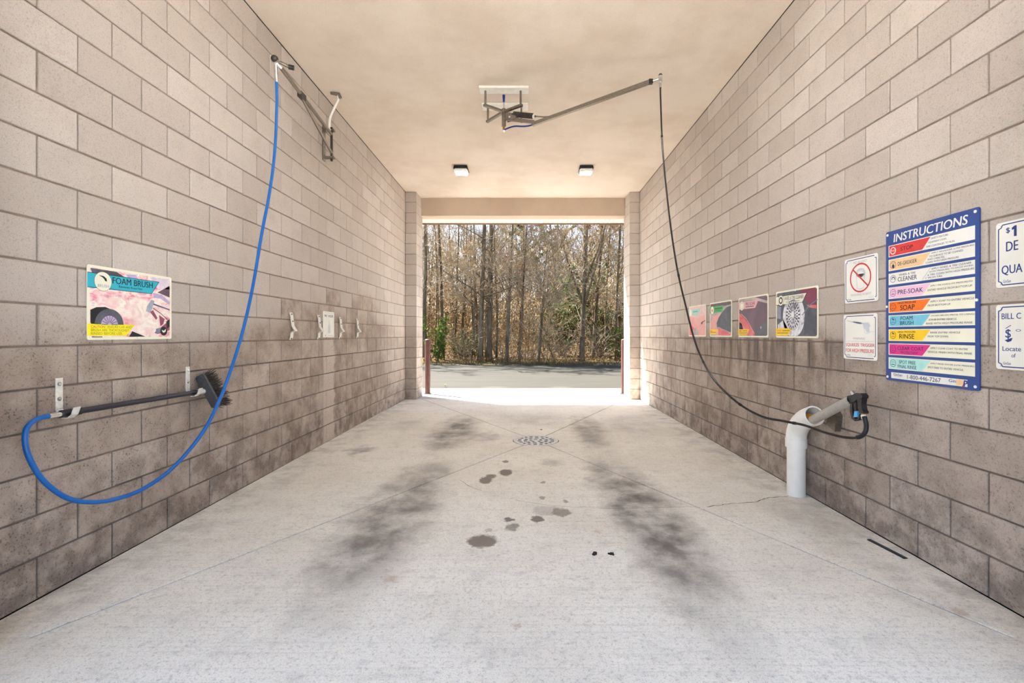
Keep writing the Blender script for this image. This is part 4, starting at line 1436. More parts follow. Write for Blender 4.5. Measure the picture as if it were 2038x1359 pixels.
# --- squeeze trigger
yl = RW(1681)
sg = Sign('notice_sign', 'small white warning notice with red lettering about squeezing the trigger', 'sign', 1, yl, 1.412, 0.308, 0.305, M['signwhite'])
sg.border(0.012, M['inkblue'], 0.005)
sg.line([(.10, .13), (.30, .17), (.52, .20), (.63, .21)], 0.006, M['inkpale'], 1, 'gun_drawing')
sg.poly([(.30, .14), (.42, .15), (.56, .18), (.56, .23), (.42, .22), (.31, .19)], M['inkpale'], 1, 'gun_drawing')
sg.poly([(.60, .20), (.76, .19), (.82, .26), (.78, .31), (.80, .40), (.72, .41), (.66, .33), (.62, .30)], M['inkpale'], 1, 'gun_drawing')
sg.line([(.63, .30), (.66, .42), (.76, .43), (.86, .38), (.93, .40)], 0.003, M['inkpale'], 1, 'gun_drawing')
sg.text([('WARNING', .30, .515, .66, .56)], M['inkfaded'], 1)
sg.line([(.08, .60), (.92, .60)], 0.0015, M['inkfaded'], 1)
sg.text([('SQUEEZE TRIGGER', .075, .645, .94, .725), ('FOR HIGH PRESSURE', .075, .765, .925, .845)], M['inkred'], 1, 0.012)
sg.text([('GinSan', .11, .895, .22, .925)], M['inkblue'], 1, 0.02)
sg.rect(.74, .875, .89, .885, M['inkpale'], 1, 'small_print')
sg.rect(.74, .905, .89, .915, M['inkpale'], 1, 'small_print')
sg.bolts([(.06, .06), (.94, .06), (.06, .94), (.94, .94)], 0.007)

# --- the two cut-off signs at the right edge
yl = RW(1985)
W_ = 0.42
sg = Sign('payment_sign', 'white sign with large blue lettering at the right edge, upper of two', 'sign', 1, yl, 1.80, W_, 0.305, M['signwhite'])
sg.border(0.012, M['inkblue'], 0.005)
m = lambda c: c / 0.42        # metres to u
sg.text([('$', m(.046), .095, m(.064), .185)], M['inkblue'], 1, 0.02)
sg.poly([(m(.084), .085), (m(.093), .085), (m(.093), .245), (m(.081), .245), (m(.081), .135), (m(.072), .145), (m(.072), .11)], M['inkblue'], 1, 'lettering')
sg.text([('DE', m(.046), .31, m(.10), .455), ('QUA', m(.026), .665, m(.118), .82)], M['inkblue'], 1, 0.018)
sg.text([('GinSan', m(.033), .885, m(.068), .93)], M['inkblue'], 1, 0.01)
sg.bolts([(.04, .06), (.96, .06), (.04, .94), (.96, .94)], 0.008)
sg = Sign('bill_changer_sign', 'white sign about a bill changer at the right edge, lower of two', 'sign', 1, yl, 1.415, W_, 0.302, M['signwhite'])
sg.border(0.012, M['inkblue'], 0.005)
sg.text([('BILL C', m(.026), .135, m(.112), .225)], M['inkblue'], 1, 0.012)
sg.text([('Locate', m(.030), .645, m(.112), .715), ('of', m(.070), .75, m(.089), .81)], M['inkblue'], 1, 0.012)
sg.text([('$', m(.043), .38, m(.068), .53)], M['inkblue'], 1, 0.012)
sg.poly([(m(.040), .55), (m(.075), .51), (m(.070), .56), (m(.054), .58)], M['inkblue'], 1, 'emblem')
sg.line([(m(.044), .37), (m(.068), .32)], 0.003, M['inkblue'], 1, 'emblem')
sg.ring(m(.10), .40, 0.008, 0.011, M['inkblue'], 1, 'emblem', sq=.5)
sg.text([('GinSan', m(.033), .885, m(.068), .925)], M['inkblue'], 1, 0.01)
sg.bolts([(.04, .06), (.96, .06), (.04, .94), (.96, .94)], 0.008)


def banner(sg_, mat, u1=.70, v0=.10, v1=.31, line_mat=None):
    sg_.poly([(0.0, v0), (u1 + .10, v0), (u1, v1), (0.0, v1)], mat, 3, 'banner')
    lm = line_mat or M['inkblack']
    sg_.line([(0.0, v0), (u1 + .10, v0), (u1, v1), (0.0, v1)], 0.003, lm, 4, 'banner_edge')


def caution(sg_, mat, u1=.46, v0=.80, v1=.955):
    sg_.poly([(0.0, v0), (u1, v0), (u1 - .10, v1), (0.0, v1)], mat, 3, 'caution_flag')


def photo(sg_, mat):
    sg_.poly(sg_.rrect(.025, .035, .975, .965, 0.012), mat, 1, 'photo_print')


# --- foam brush poster on the left wall
yl = LW(171)
fb = Sign('foam_brush_poster', 'foam brush poster with a pink soapy car and a black wheel', 'poster', -1, yl, 1.652, 0.592, 0.406, M['cream'])
photo(fb, M['foam_pink'])
fb.poly([(.03, .045), (.30, .045), (.45, .14), (.52, .17), (.36, .17), (.20, .10), (.05, .12)], M['car_dark'], 2, 'background_shape')
fb.poly([(.40, .06), (.52, .045), (.58, .16), (.47, .15)], M['lilac'], 2, 'background_shape')
fb.poly([(.70, .045), (.97, .045), (.97, .20), (.80, .21), (.74, .13)], plain('print_pale_lilac', S(222, 206, 220), 0.5), 2, 'background_shape')
fb.poly([(.80, .27), (.97, .14), (.97, .33)], M['car_mauve'], 2, 'car_shape')
fb.poly([(.74, .28), (.86, .30), (.97, .40), (.97, .45), (.84, .36), (.75, .36)], M['lilac'], 2, 'car_shape')
fb.poly([(.03, .60), (.09, .56), (.18, .55), (.27, .59), (.33, .67), (.37, .78), (.36, .85), (.06, .85), (.03, .76)], M['inkblack'], 2, 'wheel_arch')
fb.ell(.225, .80, 0.092, M['car_dark'], 3, 'tyre', 40, vmax=.79)
fb.ell(.225, .80, 0.054, M['lilac'], 4, 'wheel_hub', 32, vmax=.79)
m2 = MB()
for k in range(9):
    a = math.pi * (1 + k / 8)
    fb.line([(.225 + .012 * math.cos(a) / .592, .79 + .012 * math.sin(a) / .406), (.225 + .05 * math.cos(a) / .592, .79 + .05 * math.sin(a) / .406)], 0.003, None, 5, mb=m2)
m2.build('wheel_spokes', M['greypl'], fb.o)
fb.poly([(.66, .50), (.72, .39), (.76, .41), (.73, .53), (.70, .60), (.65, .57)], plain('print_grey', S(168, 172, 184), 0.5), 3, 'brush_drawing')
fb.line([(.74, .455), (.97, .53)], 0.009, plain('print_slate', S(92, 106, 134), 0.5), 3, 'brush_drawing')
fb.line([(.74, .52), (.85, .60), (.96, .71)], 0.004, M['inkblack'], 3, 'brush_drawing')
for pts in ([(.70, .58), (.74, .55), (.80, .67), (.78, .70)], [(.82, .62), (.90, .68), (.88, .76), (.84, .80)], [(.86, .80), (.97, .70), (.97, .86), (.80, .92), (.76, .90)]):
    fb.poly(pts, plain('print_plum', S(150, 70, 92), 0.5), 3, 'car_shape')
fb.poly([(.92, .72), (.97, .68), (.97, .80), (.93, .84)], M['inkblack'], 4, 'car_shape')
fb.poly([(.78, .84), (.90, .80), (.88, .87), (.78, .92)], plain('print_steel', S(128, 134, 156), 0.5), 4, 'car_shape')
fb.poly([(.44, .96), (.48, .88), (.64, .96)], M['inkblack'], 3, 'road_shape')
fb.poly([(.03, .955), (.15, .955), (.15, .965), (.03, .965)], M['inkblack'], 3, 'road_shape')
banner(fb, M['teal'], .72, .105, .30)
fb.ell(.155, .205, 0.054, M['inkblack'], 5, 'round_badge', 32)
fb.ell(.155, .205, 0.0525, M['cream'], 6, 'round_badge', 32)
fb.poly([(.11, .125), (.16, .13), (.19, .16), (.195, .20), (.175, .195), (.165, .17), (.15, .15)], M['inkblack'], 7, 'badge_brush')
fb.text([('BRUSH', .10, .245, .215, .285)], M['inkfaded'], 7, 0.01)
fb.text([('FOAM BRUSH', .255, .125, .735, .215)], M['inkblack'], 5, 0.012)
fb.text([('Removes Road Film', .325, .232, .60, .262)], M['ink'], 5, 0.012)
caution(fb, M['lemon'], .51, .785, .945)
fb.text([('CAUTION:', .035, .805, .18, .84)], M['inkred'], 4)
fb.text([('ENSURE CAR AND', .205, .805, .47, .84), ('BRUSH ARE THOROUGHLY', .035, .85, .44, .885), ('RINSED BEFORE USE.', .035, .895, .365, .93)], M['inkfoam'], 4)
fb.ell(.885, .875, 0.029, M['inkblack'], 5, 'round_emblem', 24)
fb.poly([(.855, .855), (.885, .87), (.915, .835), (.91, .88), (.885, .90), (.868, .89)], M['cream'], 6, 'round_emblem')
fb.bolts([(.03, .03), (.55, .05), (.97, .04), (.03, .965), (.55, .975), (.97, .965)], 0.006)

# --- four posters on the right wall, nearest first
PZ, PWID, PHEI = 1.652, 0.595, 0.405
yl = RW(1546)
ps = Sign('wash_poster', 'poster of a foam-covered alloy wheel, nearest of four on the right wall', 'poster', 1, yl, PZ, PWID, PHEI, M['cream'], 'wash step posters')
photo(ps, M['car_dark'])
ps.poly([(.60, .035), (.97, .035), (.97, .38), (.80, .34), (.62, .12)], plain('print_maroon', S(128, 50, 74), 0.5), 2, 'car_shape')
ps.poly([(.03, .30), (.14, .34), (.13, .60), (.03, .58)], plain('print_cool_grey', S(140, 142, 156), 0.5), 2, 'car_shape')
ps.ell(.45, .56, 0.157, M['wheel_foam'], 2, 'tyre_foam', 44, 1.12, vmax=.96)
ps.ring(.44, .53, 0.104, 0.110, M['inkfaded'], 3, 'rim_edge', 36, 1.15)
m2 = MB()
for r0_, r1_, n_, w_ in ((0.078, 0.100, 22, 0.012), (0.050, 0.070, 18, 0.009), (0.028, 0.042, 10, 0.008)):
    for k in range(n_):
        a = 2 * math.pi * (k + (0.5 if n_ == 18 else 0)) / n_
        ca, sa = math.cos(a), math.sin(a) * 1.15
        ps.line([(.44 + r0_ * ca / PWID, .53 + r0_ * sa / PHEI), (.44 + r1_ * ca / PWID, .53 + r1_ * sa / PHEI)], w_, None, 4, mb=m2)
m2.build('rim_holes', M['inkblack'], ps.o)
ps.ell(.44, .53, 0.016, M['signwhite'], 5, 'rim_cap', 18, 1.15)
ps.line([(.99, .27), (.80, .38), (.66, .55)], 0.010, plain('print_lance_blue', S(104, 122, 146), 0.5), 5, 'lance_drawing')
ps.poly([(.76, .35), (.97, .37), (.97, .44), (.80, .40)], M['car_red'], 3, 'car_shape')
ps.poly([(.72, .60), (.97, .56), (.97, .80), (.70, .95)], plain('print_storm', S(72, 76, 88), 0.5), 3, 'car_shape')
ps.poly([(.05, .72), (.20, .62), (.30, .78), (.30, .96), (.05, .96)], M['wheel_foam'], 2, 'foam_shape')
banner(ps, M['cream'], .66, .11, .29)
ps.ell(.135, .20, 0.047, M['inkblack'], 5, 'round_badge', 28)
ps.ell(.135, .20, 0.044, M['cream'], 6, 'round_badge', 28)
ps.ring(.135, .20, 0.017, 0.031, M['greypl'], 7, 'badge_tyre', 24)
ps.text([('WHEEL & TIRE CLEANER', .225, .135, .69, .21)], M['ink'], 5, 0.0)
ps.rect(.26, .24, .60, .256, M['inkfaded'], 5, 'small_print')
caution(ps, M['yellow'], .42, .80, .955)
ps.text([('CAUTION:', .03, .835, .15, .865)], M['inkred'], 4)
ps.rect(.17, .84, .36, .86, M['inkfoam'], 4, 'small_print')
ps.rect(.03, .89, .32, .91, M['inkfoam'], 4, 'small_print')
ps.bolts([(.03, .04), (.5, .03), (.97, .04), (.03, .965), (.5, .97), (.97, .965)], 0.006)

yl = RW(1471)
ps = Sign('wash_poster', 'poster of a mauve car bonnet with pink pre-soak banner', 'poster', 1, yl, PZ, PWID, PHEI, M['cream'], 'wash step posters')
photo(ps, M['car_mauve'])
ps.poly([(.03, .04), (.60, .04), (.97, .16), (.97, .22), (.55, .10), (.03, .10)], M['fadedgrey'], 2, 'background_shape')
ps.poly([(.03, .38), (.20, .50), (.42, .72), (.58, .90), (.55, .96), (.25, .96), (.14, .75), (.03, .62)], M['car_red'], 2, 'car_shape')
ps.line([(.10, .40), (.30, .55), (.55, .88)], 0.006, M['palepink'], 3, 'highlight')
ps.poly([(.60, .96), (.66, .80), (.80, .70), (.97, .64), (.97, .96)], M['car_dark'], 2, 'car_shape')
ps.ell(.78, .77, 0.013, M['inkfaded'], 3, 'highlight')
ps.poly([(.03, .62), (.12, .66), (.17, .80), (.03, .80)], M['inkblack'], 2, 'car_shape')
banner(ps, M['palepink'], .60, .11, .29, M['palepink'])
ps.ell(.13, .21, 0.045, M['cream'], 5, 'round_badge', 28)
ps.ring(.13, .21, 0.03, 0.034, M['inkfaded'], 6, 'badge_ring', 24)
ps.text([('PRE-SOAK', .27, .135, .60, .215)], M['greypl'], 5, 0.01)
ps.rect(.27, .235, .55, .255, M['greypl'], 5, 'small_print')
caution(ps, M['yellow'], .40, .80, .955)
ps.rect(.03, .83, .12, .85, M['inkred'], 4, 'small_print')
for v_ in (.83, .87, .91):
    ps.rect(.15 if v_ < .85 else .03, v_, .33, v_ + .018, M['inkfoam'], 4, 'small_print')
ps.bolts([(.03, .04), (.5, .03), (.97, .04), (.03, .965), (.5, .97), (.97, .965)], 0.006)

yl = RW(1414)
ps = Sign('wash_poster', 'faded poster with a green banner and dark car glass', 'poster', 1, yl, PZ, PWID, PHEI, M['cream'], 'wash step posters')
photo(ps, M['fadedgrey'])
ps.poly([(.03, .04), (.97, .04), (.97, .12), (.50, .16), (.03, .13)], M['car_mauve'], 2, 'car_shape')
ps.poly([(.14, .40), (.50, .34), (.40, .52), (.30, .60), (.34, .78), (.97, .96), (.20, .96), (.03, .80), (.03, .60)], M['fadedpink'], 2, 'car_shape')
ps.poly([(.34, .60), (.42, .46), (.60, .30), (.80, .18), (.97, .16), (.97, .88), (.70, .80), (.36, .72)], M['car_dark'], 3, 'car_glass')
ps.poly([(.42, .72), (.97, .90), (.97, .96), (.42, .96)], M['car_red'], 3, 'car_shape')
ps.line([(.42, .72), (.97, .92)], 0.006, M['fadedgrey'], 4, 'highlight')
banner(ps, M['green'], .58, .12, .30, M['green'])
ps.ell(.12, .22, 0.045, M['cream'], 5, 'round_badge', 28)
ps.ell(.12, .23, 0.014, M['inkred'], 6, 'badge_drop', 14, 1.3)
ps.rect(.24, .165, .60, .215, plain('print_deep_green', S(44, 120, 66), 0.5), 5, 'faded_title')
ps.rect(.24, .24, .52, .256, plain('print_deep_green2', S(50, 124, 70), 0.5), 5, 'small_print')
caution(ps, M['yellow'], .40, .78, .93)
ps.rect(.03, .82, .10, .84, M['inkred'], 4, 'small_print')
ps.rect(.03, .86, .30, .88, M['inkfoam'], 4, 'small_print')
ps.bolts([(.03, .04), (.5, .03), (.97, .04), (.03, .965), (.5, .97), (.97, .965)], 0.006)

yl = RW(1372)
ps = Sign('wash_poster', 'badly faded pink poster with a mint banner, farthest of four behind the black hose', 'poster', 1, yl, PZ, PWID, PHEI, M['cream'], 'wash step posters')
photo(ps, M['fadedpink'])
ps.poly([(.03, .04), (.97, .04), (.97, .30), (.60, .40), (.20, .36), (.03, .30)], plain('print_washed_pink', S(228, 198, 194), 0.5), 2, 'car_shape')
ps.poly([(.03, .60), (.30, .70), (.50, .82), (.62, .96), (.03, .96)], M['car_red'], 2, 'car_shape')
ps.ell(.42, .93, 0.10, M['fadedgrey'], 3, 'wheel_arch', 32, .8, vmax=.96)
ps.line([(.97, .50), (.80, .56)], 0.01, M['greypl'], 3, 'lance_drawing')
ps.poly([(.74, .56), (.84, .52), (.82, .60), (.75, .62)], M['greypl'], 3, 'lance_drawing')
banner(ps, M['palemint'], .60, .12, .30, M['palemint'])
ps.ell(.12, .22, 0.045, M['cream'], 5, 'round_badge', 28)
ps.rect(.26, .175, .56, .215, plain('print_deep_mint', S(120, 176, 164), 0.5), 5, 'faded_title')
ps.bolts([(.03, .04), (.5, .03), (.97, .04), (.03, .965), (.5, .97), (.97, .965)], 0.006)

# --- mat holder sign on the left wall
yl = LW(642)
mh = Sign('mat_holder_sign', 'small white mat holder notice between the clips on the left wall', 'sign', -1, yl, 1.545, LW(664) - LW(642), 0.305, M['signwhite'])
mh.rect(.08, .05, .92, .062, M['inkfaded'], 1, 'rule')
mh.text([('MAT', .12, .12, .36, .215), ('HOLDER', .46, .12, .90, .215)], M['inkblue'], 1, 0.02)
mh.poly([(.51, .32), (.55, .32), (.56, .48), (.62, .56), (.64, .84), (.42, .84), (.44, .56), (.50, .48)], M['inkpale'], 1, 'drawing')
mh.rect(.16, .90, .24, .95, M['inkfaded'], 1, 'small_print')
mh.rect(.40, .925, .88, .945, M['inkpale'], 1, 'small_print')
mh.bolts([(.06, .05), (.94, .05), (.06, .95), (.94, .95)], 0.006)

# ------------------------------------------------------------------ woodland across the drive
R_ = random.Random(21)


def rdir(rn):
    while True:
        v = Vector((rn.uniform(-1, 1), rn.uniform(-1, 1), rn.uniform(-1, 1)))
        if 0.05 < v.length < 1:
            return v.normalized()


def limb_path(rn, p, d, length, n, wob, lift):
    pts = [p.copy()]
    d = d.normalized()
    for i in range(n):
        d = (d + rdir(rn) * wob + Vector((0, 0, lift))).normalized()
        p = p + d * (length / n)
        pts.append(p.copy())
    return pts


def spawn(rn, pts, count, t0, ang, lift):
    """start points and directions for side shoots along a path"""
    out = []
    n = len(pts) - 1
    for i in range(count):
        t = t0 + (1 - t0) * (i + rn.random()) / count
        k = min(int(t * n), n - 1)
        p = pts[k].lerp(pts[k + 1], t * n - k)
        ax = (pts[k + 1] - pts[k]).normalized()
        side = rdir(rn)
        side = (side - ax * side.dot(ax))
        if side.length < 1e-3:
            side = ax.orthogonal()
        side.normalize()
        d = (ax * math.cos(ang) + side * math.sin(ang) + Vector((0, 0, lift))).normalized()
        out.append((p, d, t))
    return out


def leaf_quad(mb, p, s, rn):
    a = rdir(rn) * s
    b = rdir(rn) * s * 0.6
    mb.add([p - a, p + b, p + a, p - b], [(0, 1, 2, 3)])


def tree_parts(rn, h, r, lean, h0, nlimb, reach, up, sub=7, tw=6, fork=0, leafy=0.0, twig_r=0.006, limb_r=0.30, droop=0.05):
    """returns (trunk MB, [limb MBs], twig MB, leaf MB) around the origin"""
    trunk = MB()
    base = Vector((0, 0, -0.25))
    n = 12
    tp = [base]
    d = Vector((lean[0], lean[1], 1)).normalized()
    p = base.copy()
    for i in range(n):
        d = (d + Vector((rn.uniform(-1, 1), rn.uniform(-1, 1), 0)) * 0.035).normalized()
        p = p + d * (h / n)
        tp.append(p.copy())
    tr = [r * (1.28 if i == 0 else 1) * (1 - 0.82 * (i / n) ** 1.1) for i in range(n + 1)]
    trunk.tube(tp, tr, 9)
    stems = [(tp, tr)]
    for k in range(fork):
        q = rn.randint(1, 4)
        a = rn.uniform(0, 6.28)
        dd = Vector((math.cos(a) * 0.45, math.sin(a) * 0.45, 1)).normalized()
        fp = limb_path(rn, tp[q], dd, h * 0.75, 9, 0.05, 0.12)
        fr = [tr[q] * 0.62 * (1 - 0.85 * i / 9) for i in range(10)]
        trunk.tube(fp, fr, 7)
        stems.append((fp, fr))
    limbs = []
    twigs = MB()
    leaves = MB()
    for si, (sp_, sr_) in enumerate(stems):
        cnt = nlimb if si == 0 else max(3, nlimb // 2)
        for (p, d, t) in spawn(rn, sp_, cnt, h0, up, 0.0):
            L = reach * (1.15 - 0.75 * t) * rn.uniform(0.7, 1.25)
            k = min(int(t * (len(sr_) - 1)), len(sr_) - 1)
            r0 = max(0.012, sr_[k] * limb_r * rn.uniform(0.7, 1.2))
            path = limb_path(rn, p, d, L, 6, 0.16, droop)
            mb = MB()
            mb.tube(path, [r0 * (1 - 0.8 * i / 6) for i in range(7)], 5, cap=False)
            limbs.append(mb)
            for (p2, d2, t2) in spawn(rn, path, sub, 0.2, 0.8, 0.05):
                L2 = L * 0.42 * rn.uniform(0.5, 1.2)
                pa = limb_path(rn, p2, d2, L2, 4, 0.25, 0.03)
                r2 = max(twig_r * 1.2, r0 * 0.35)
                twigs.tube(pa, [r2 * (1 - 0.7 * i / 4) for i in range(5)], 3, cap=False)
                for (p3, d3, t3) in spawn(rn, pa, tw, 0.15, 0.75, 0.06):
                    L3 = rn.uniform(0.18, 0.55) * min(1.3, 0.5 + L2)
                    pb = limb_path(rn, p3, d3, L3, 2, 0.3, 0.02)
                    twigs.tube(pb, [twig_r, twig_r * 0.8, twig_r * 0.45], 3, cap=False)
                    if rn.random() < leafy:
                        leaf_quad(leaves, pb[-1], rn.uniform(0.02, 0.045), rn)
                        if rn.random() < 0.6:
                            leaf_quad(leaves, pb[1], rn.uniform(0.02, 0.04), rn)
    return trunk, limbs, twigs, leaves


def shift(mb, off):
    mb.v = [(p[0] + off[0], p[1] + off[1], p[2] + off[2]) for p in mb.v]
    return mb


def plant_tree(name, label, x, y, bark, leafmat=None, group=None, seed=0, split=True, **kw):
    rn = random.Random(seed)
    z = gz(y)
    t_ = thing(name, label, 'tree', (x, y, z), group)
    tk, lb, tw, lf = tree_parts(rn, **kw)
    off = (x, y, z)
    shift(tk, off).build('trunk', bark, t_, smooth='all')
    if split:
        for q in lb:
            shift(q, off).build('limb', bark, t_, smooth='all')
    else:
        al = MB()
        for q in lb:
            al.add(q.v, q.f)
        shift(al, off).build('limbs', bark, t_, smooth='all')['kind'] = 'stuff'
    if tw.v:
        shift(tw, off).build('twigs', M['twig'], t_)['kind'] = 'stuff'
    if lf.v and leafmat:
        shift(lf, off).build('leaves', leafmat, t_)['kind'] = 'stuff'
    return t_


# front row: photo column, distance, trunk width in px, lean, limb start, limbs ...
front = [
    # px, Y, wpx, kwargs, label
    (846, 21.0, 9, dict(h=13, lean=(0.0, 0), h0=.14, nlimb=16, reach=2.6, up=1.2), 'grey trunk at the left edge of the view, just behind the left bollard', 'bark'),
    (866, 22.5, 3.5, dict(h=10, lean=(0.0, 0), h0=.25, nlimb=10, reach=1.6, up=1.0), 'very thin straight tree next to the leftmost grey trunk', 'bark2'),
    (882, 21.6, 7, dict(h=13, lean=(0.01, 0), h0=.16, nlimb=15, reach=2.3, up=1.15), 'dark straight tree above the small green bush', 'bark2'),
    (904, 23.5, 5, dict(h=12, lean=(0.0, 0), h0=.2, nlimb=12, reach=2.2, up=1.1), 'slim brown tree right of the dark straight one', 'bark2'),
    (916, 24.5, 7, dict(h=10, lean=(0.02, 0), h0=.25, nlimb=12, reach=2.2, up=1.0), 'brownish tree left of the short leaning sapling', 'bark2'),
    (938, 21.0, 3.5, dict(h=5.5, lean=(0.03, 0), h0=.3, nlimb=12, reach=1.5, up=0.9), 'short thin sapling left of the twin thick trunks', 'bark'),
    (955, 20.7, 11.5, dict(h=14, lean=(0.022, 0.0), h0=.16, nlimb=20, reach=3.0, up=1.15), 'thick grey trunk leaning right, left of the twin pair', 'bark'),
    (973, 21.0, 12.5, dict(h=14, lean=(0.012, 0.0), h0=.2, nlimb=20, reach=3.2, up=1.0), 'thickest upright grey trunk, right of the twin pair', 'bark'),
    (988, 21.6, 5, dict(h=8, lean=(0.03, 0), h0=.3, nlimb=12, reach=1.8, up=0.9), 'slender tree just right of the thickest trunk', 'bark'),
    (1008, 20.6, 8, dict(h=8.5, lean=(0.05, 0), h0=.30, nlimb=18, reach=2.3, up=0.95), 'smooth grey tree tapering up at the centre of the woods', 'bark'),
    (1033, 20.9, 5, dict(h=8, lean=(0.01, 0), h0=.28, nlimb=15, reach=2.0, up=0.95), 'thin pale tree between the centre tree and the forked sapling', 'bark'),
    (1071, 20.6, 6.5, dict(h=5.6, lean=(0.04, 0), h0=.35, nlimb=20, reach=2.2, up=1.0), 'low spreading tree with a short trunk in the centre right', 'bark'),
    (1158, 20.9, 11, dict(h=11, lean=(0.02, 0), h0=.18, nlimb=20, reach=3.3, up=0.75, fork=4), 'large many-stemmed maple with red buds on the right', 'bark'),
    (1181, 21.7, 8, dict(h=10, lean=(0.07, 0), h0=.2, nlimb=14, reach=2.6, up=0.8, fork=1), 'brown forked tree right behind the red-budded maple', 'bark2'),
    (1205, 22.4, 3.5, dict(h=9, lean=(0.0, 0), h0=.2, nlimb=12, reach=1.7, up=0.9), 'very thin tree between the maple and the right edge', 'bark2'),
    (1226, 21.2, 5.5, dict(h=12, lean=(-0.01, 0), h0=.15, nlimb=16, reach=2.2, up=0.95), 'slim dark tree near the right edge of the opening', 'bark2'),
    (1239, 22.0, 5.5, dict(h=12, lean=(0.01, 0), h0=.15, nlimb=14, reach=2.2, up=1.0), 'slim trunk at the right edge behind the right bollard', 'bark2'),
]
for i, (px, Y, wpx, kw, lab, bk) in enumerate(front):
    x = (px - VX) / FPX * Y
    r = wpx / FPX * Y / 2
    lm = M['bud'] if 'maple with' in lab or 'thin pale tree' in lab else M['tanleaf']
    plant_tree('bare_tree', lab, x, Y, M[bk], lm, 'bare trees in the front row', seed=100 + i, r=r, sub=9, tw=7, leafy=0.9 if lm is M['bud'] else 0.30, twig_r=0.009, **kw)

# more of the same row either side, seen from a step aside
for i, (x, Y) in enumerate(((-8.3, 21.3), (-7.0, 22.6), (-5.9, 20.9), (5.6, 21.4), (6.9, 20.8), (8.4, 22.0), (-10.2, 21.2), (10.0, 21.0))):
    plant_tree('bare_tree', 'bare roadside tree hidden behind the block wall beside the opening', x, Y, M['bark'], M['tanleaf'], 'bare trees beside the opening',
               seed=300 + i, split=False, h=12, r=0.11, lean=(0, 0), h0=.18, nlimb=14, reach=2.6, up=1.05, sub=6, tw=5, leafy=.3, twig_r=0.009)

# deeper trees: six kinds, copied with their parts
protos = []
for k in range(7):
    rn = random.Random(500 + k)
    tk, lb, tw, lf = tree_parts(rn, h=10 + 3 * rn.random(), r=0.055 + 0.05 * rn.random(), lean=(rn.uniform(-.03, .03), 0), h0=.15, nlimb=14,
                                reach=2.6, up=1.0, sub=6, tw=5, leafy=.55, twig_r=0.010, limb_r=0.38)
    al = MB()
    for q in lb:
        al.add(q.v, q.f)
    ms = []
    for nm, mb_, mt, sm in (('trunk', tk, M['bark2'] if k % 2 else M['bark'], True), ('limbs', al, M['bark2'], True), ('twigs', tw, M['twig'], False),
                            ('leaves', lf, M['tanleaf'], False)):
        me = bpy.data.meshes.new(nm)
        me.from_pydata(mb_.v, [], mb_.f)
        me.materials.append(mt)
        if sm:
            me.polygons.foreach_set('use_smooth', [True] * len(me.polygons))
        ms.append((nm, me))
    protos.append(ms)
deep = []
while len(deep) < 64:
    y = 23.2 + 34 * R_.random() ** 1.25
    hw_ = 0.26 * y + 1.5
    x = R_.uniform(-hw_, hw_)
    if all((x - a) ** 2 + (y - b) ** 2 > 0.5 for a, b in deep):
        deep.append((x, y))
for i, (x, y) in enumerate(deep):
    t_ = thing('bare_tree', 'thin bare tree deep in the woods behind the front row', 'tree', (x, y, gz(y)), 'thin bare trees deep in the woods')
    t_.rotation_euler.z = R_.uniform(0, 6.28)
    s = R_.uniform(0.75, 1.2)
    t_.scale = (s, s, s)
    for nm, me in protos[i % len(protos)]:
        o = bpy.data.objects.new(nm, me)
        COL.objects.link(o)
        o.parent = t_
        if nm != 'trunk':
            o['kind'] = 'stuff'


def bushy(name, label, cat, x, y, w, h, zb, mat, n, leaf, seed, stems=7, stem_mat=None, cone=0.0):
    """evergreen or leafy shrub: leaning stems carrying clumps of small leaves"""
    rn = random.Random(seed)
    z = gz(y)
    t_ = thing(name, label, cat, (x, y, z))
    st = MB()
    lf = MB()
    clumps = []
    for k in range(stems):
        a = rn.uniform(0, 6.28)
        d = Vector((math.cos(a) * 0.5 * w / h, math.sin(a) * 0.5 * w / h, 1)).normalized()
        path = limb_path(rn, Vector((x + 0.1 * math.cos(a), y + 0.1 * math.sin(a), z - 0.1)), d, h * rn.uniform(0.7, 1.0), 6, 0.10, 0.03)
        st.tube(path, [0.03 * (1 - 0.8 * i / 6) for i in range(7)], 5, cap=False)
        for (p, d2, t) in spawn(rn, path, 14, zb / h, 1.1, 0.1):
            L = w * 0.5 * (1 - cone * t) * rn.uniform(0.35, 0.8)
            pa = limb_path(rn, p, d2, L, 3, 0.2, 0.04)
            st.tube(pa, [0.012, 0.009, 0.006, 0.003], 3, cap=False)
            clumps.append(pa)
    per = max(1, n // len(clumps))
    for pa in clumps:
        for q in range(per):
            t = rn.random() ** 0.7 * 3
            k = min(int(t), 2)
            p = pa[k].lerp(pa[k + 1], t - k) + rdir(rn) * rn.random() * 0.16
            leaf_quad(lf, p, leaf * rn.uniform(0.6, 1.3), rn)
    st.build('stems', stem_mat or M['bark2'], t_)['kind'] = 'stuff'
    lf.build('foliage', mat, t_)['kind'] = 'stuff'
    return t_


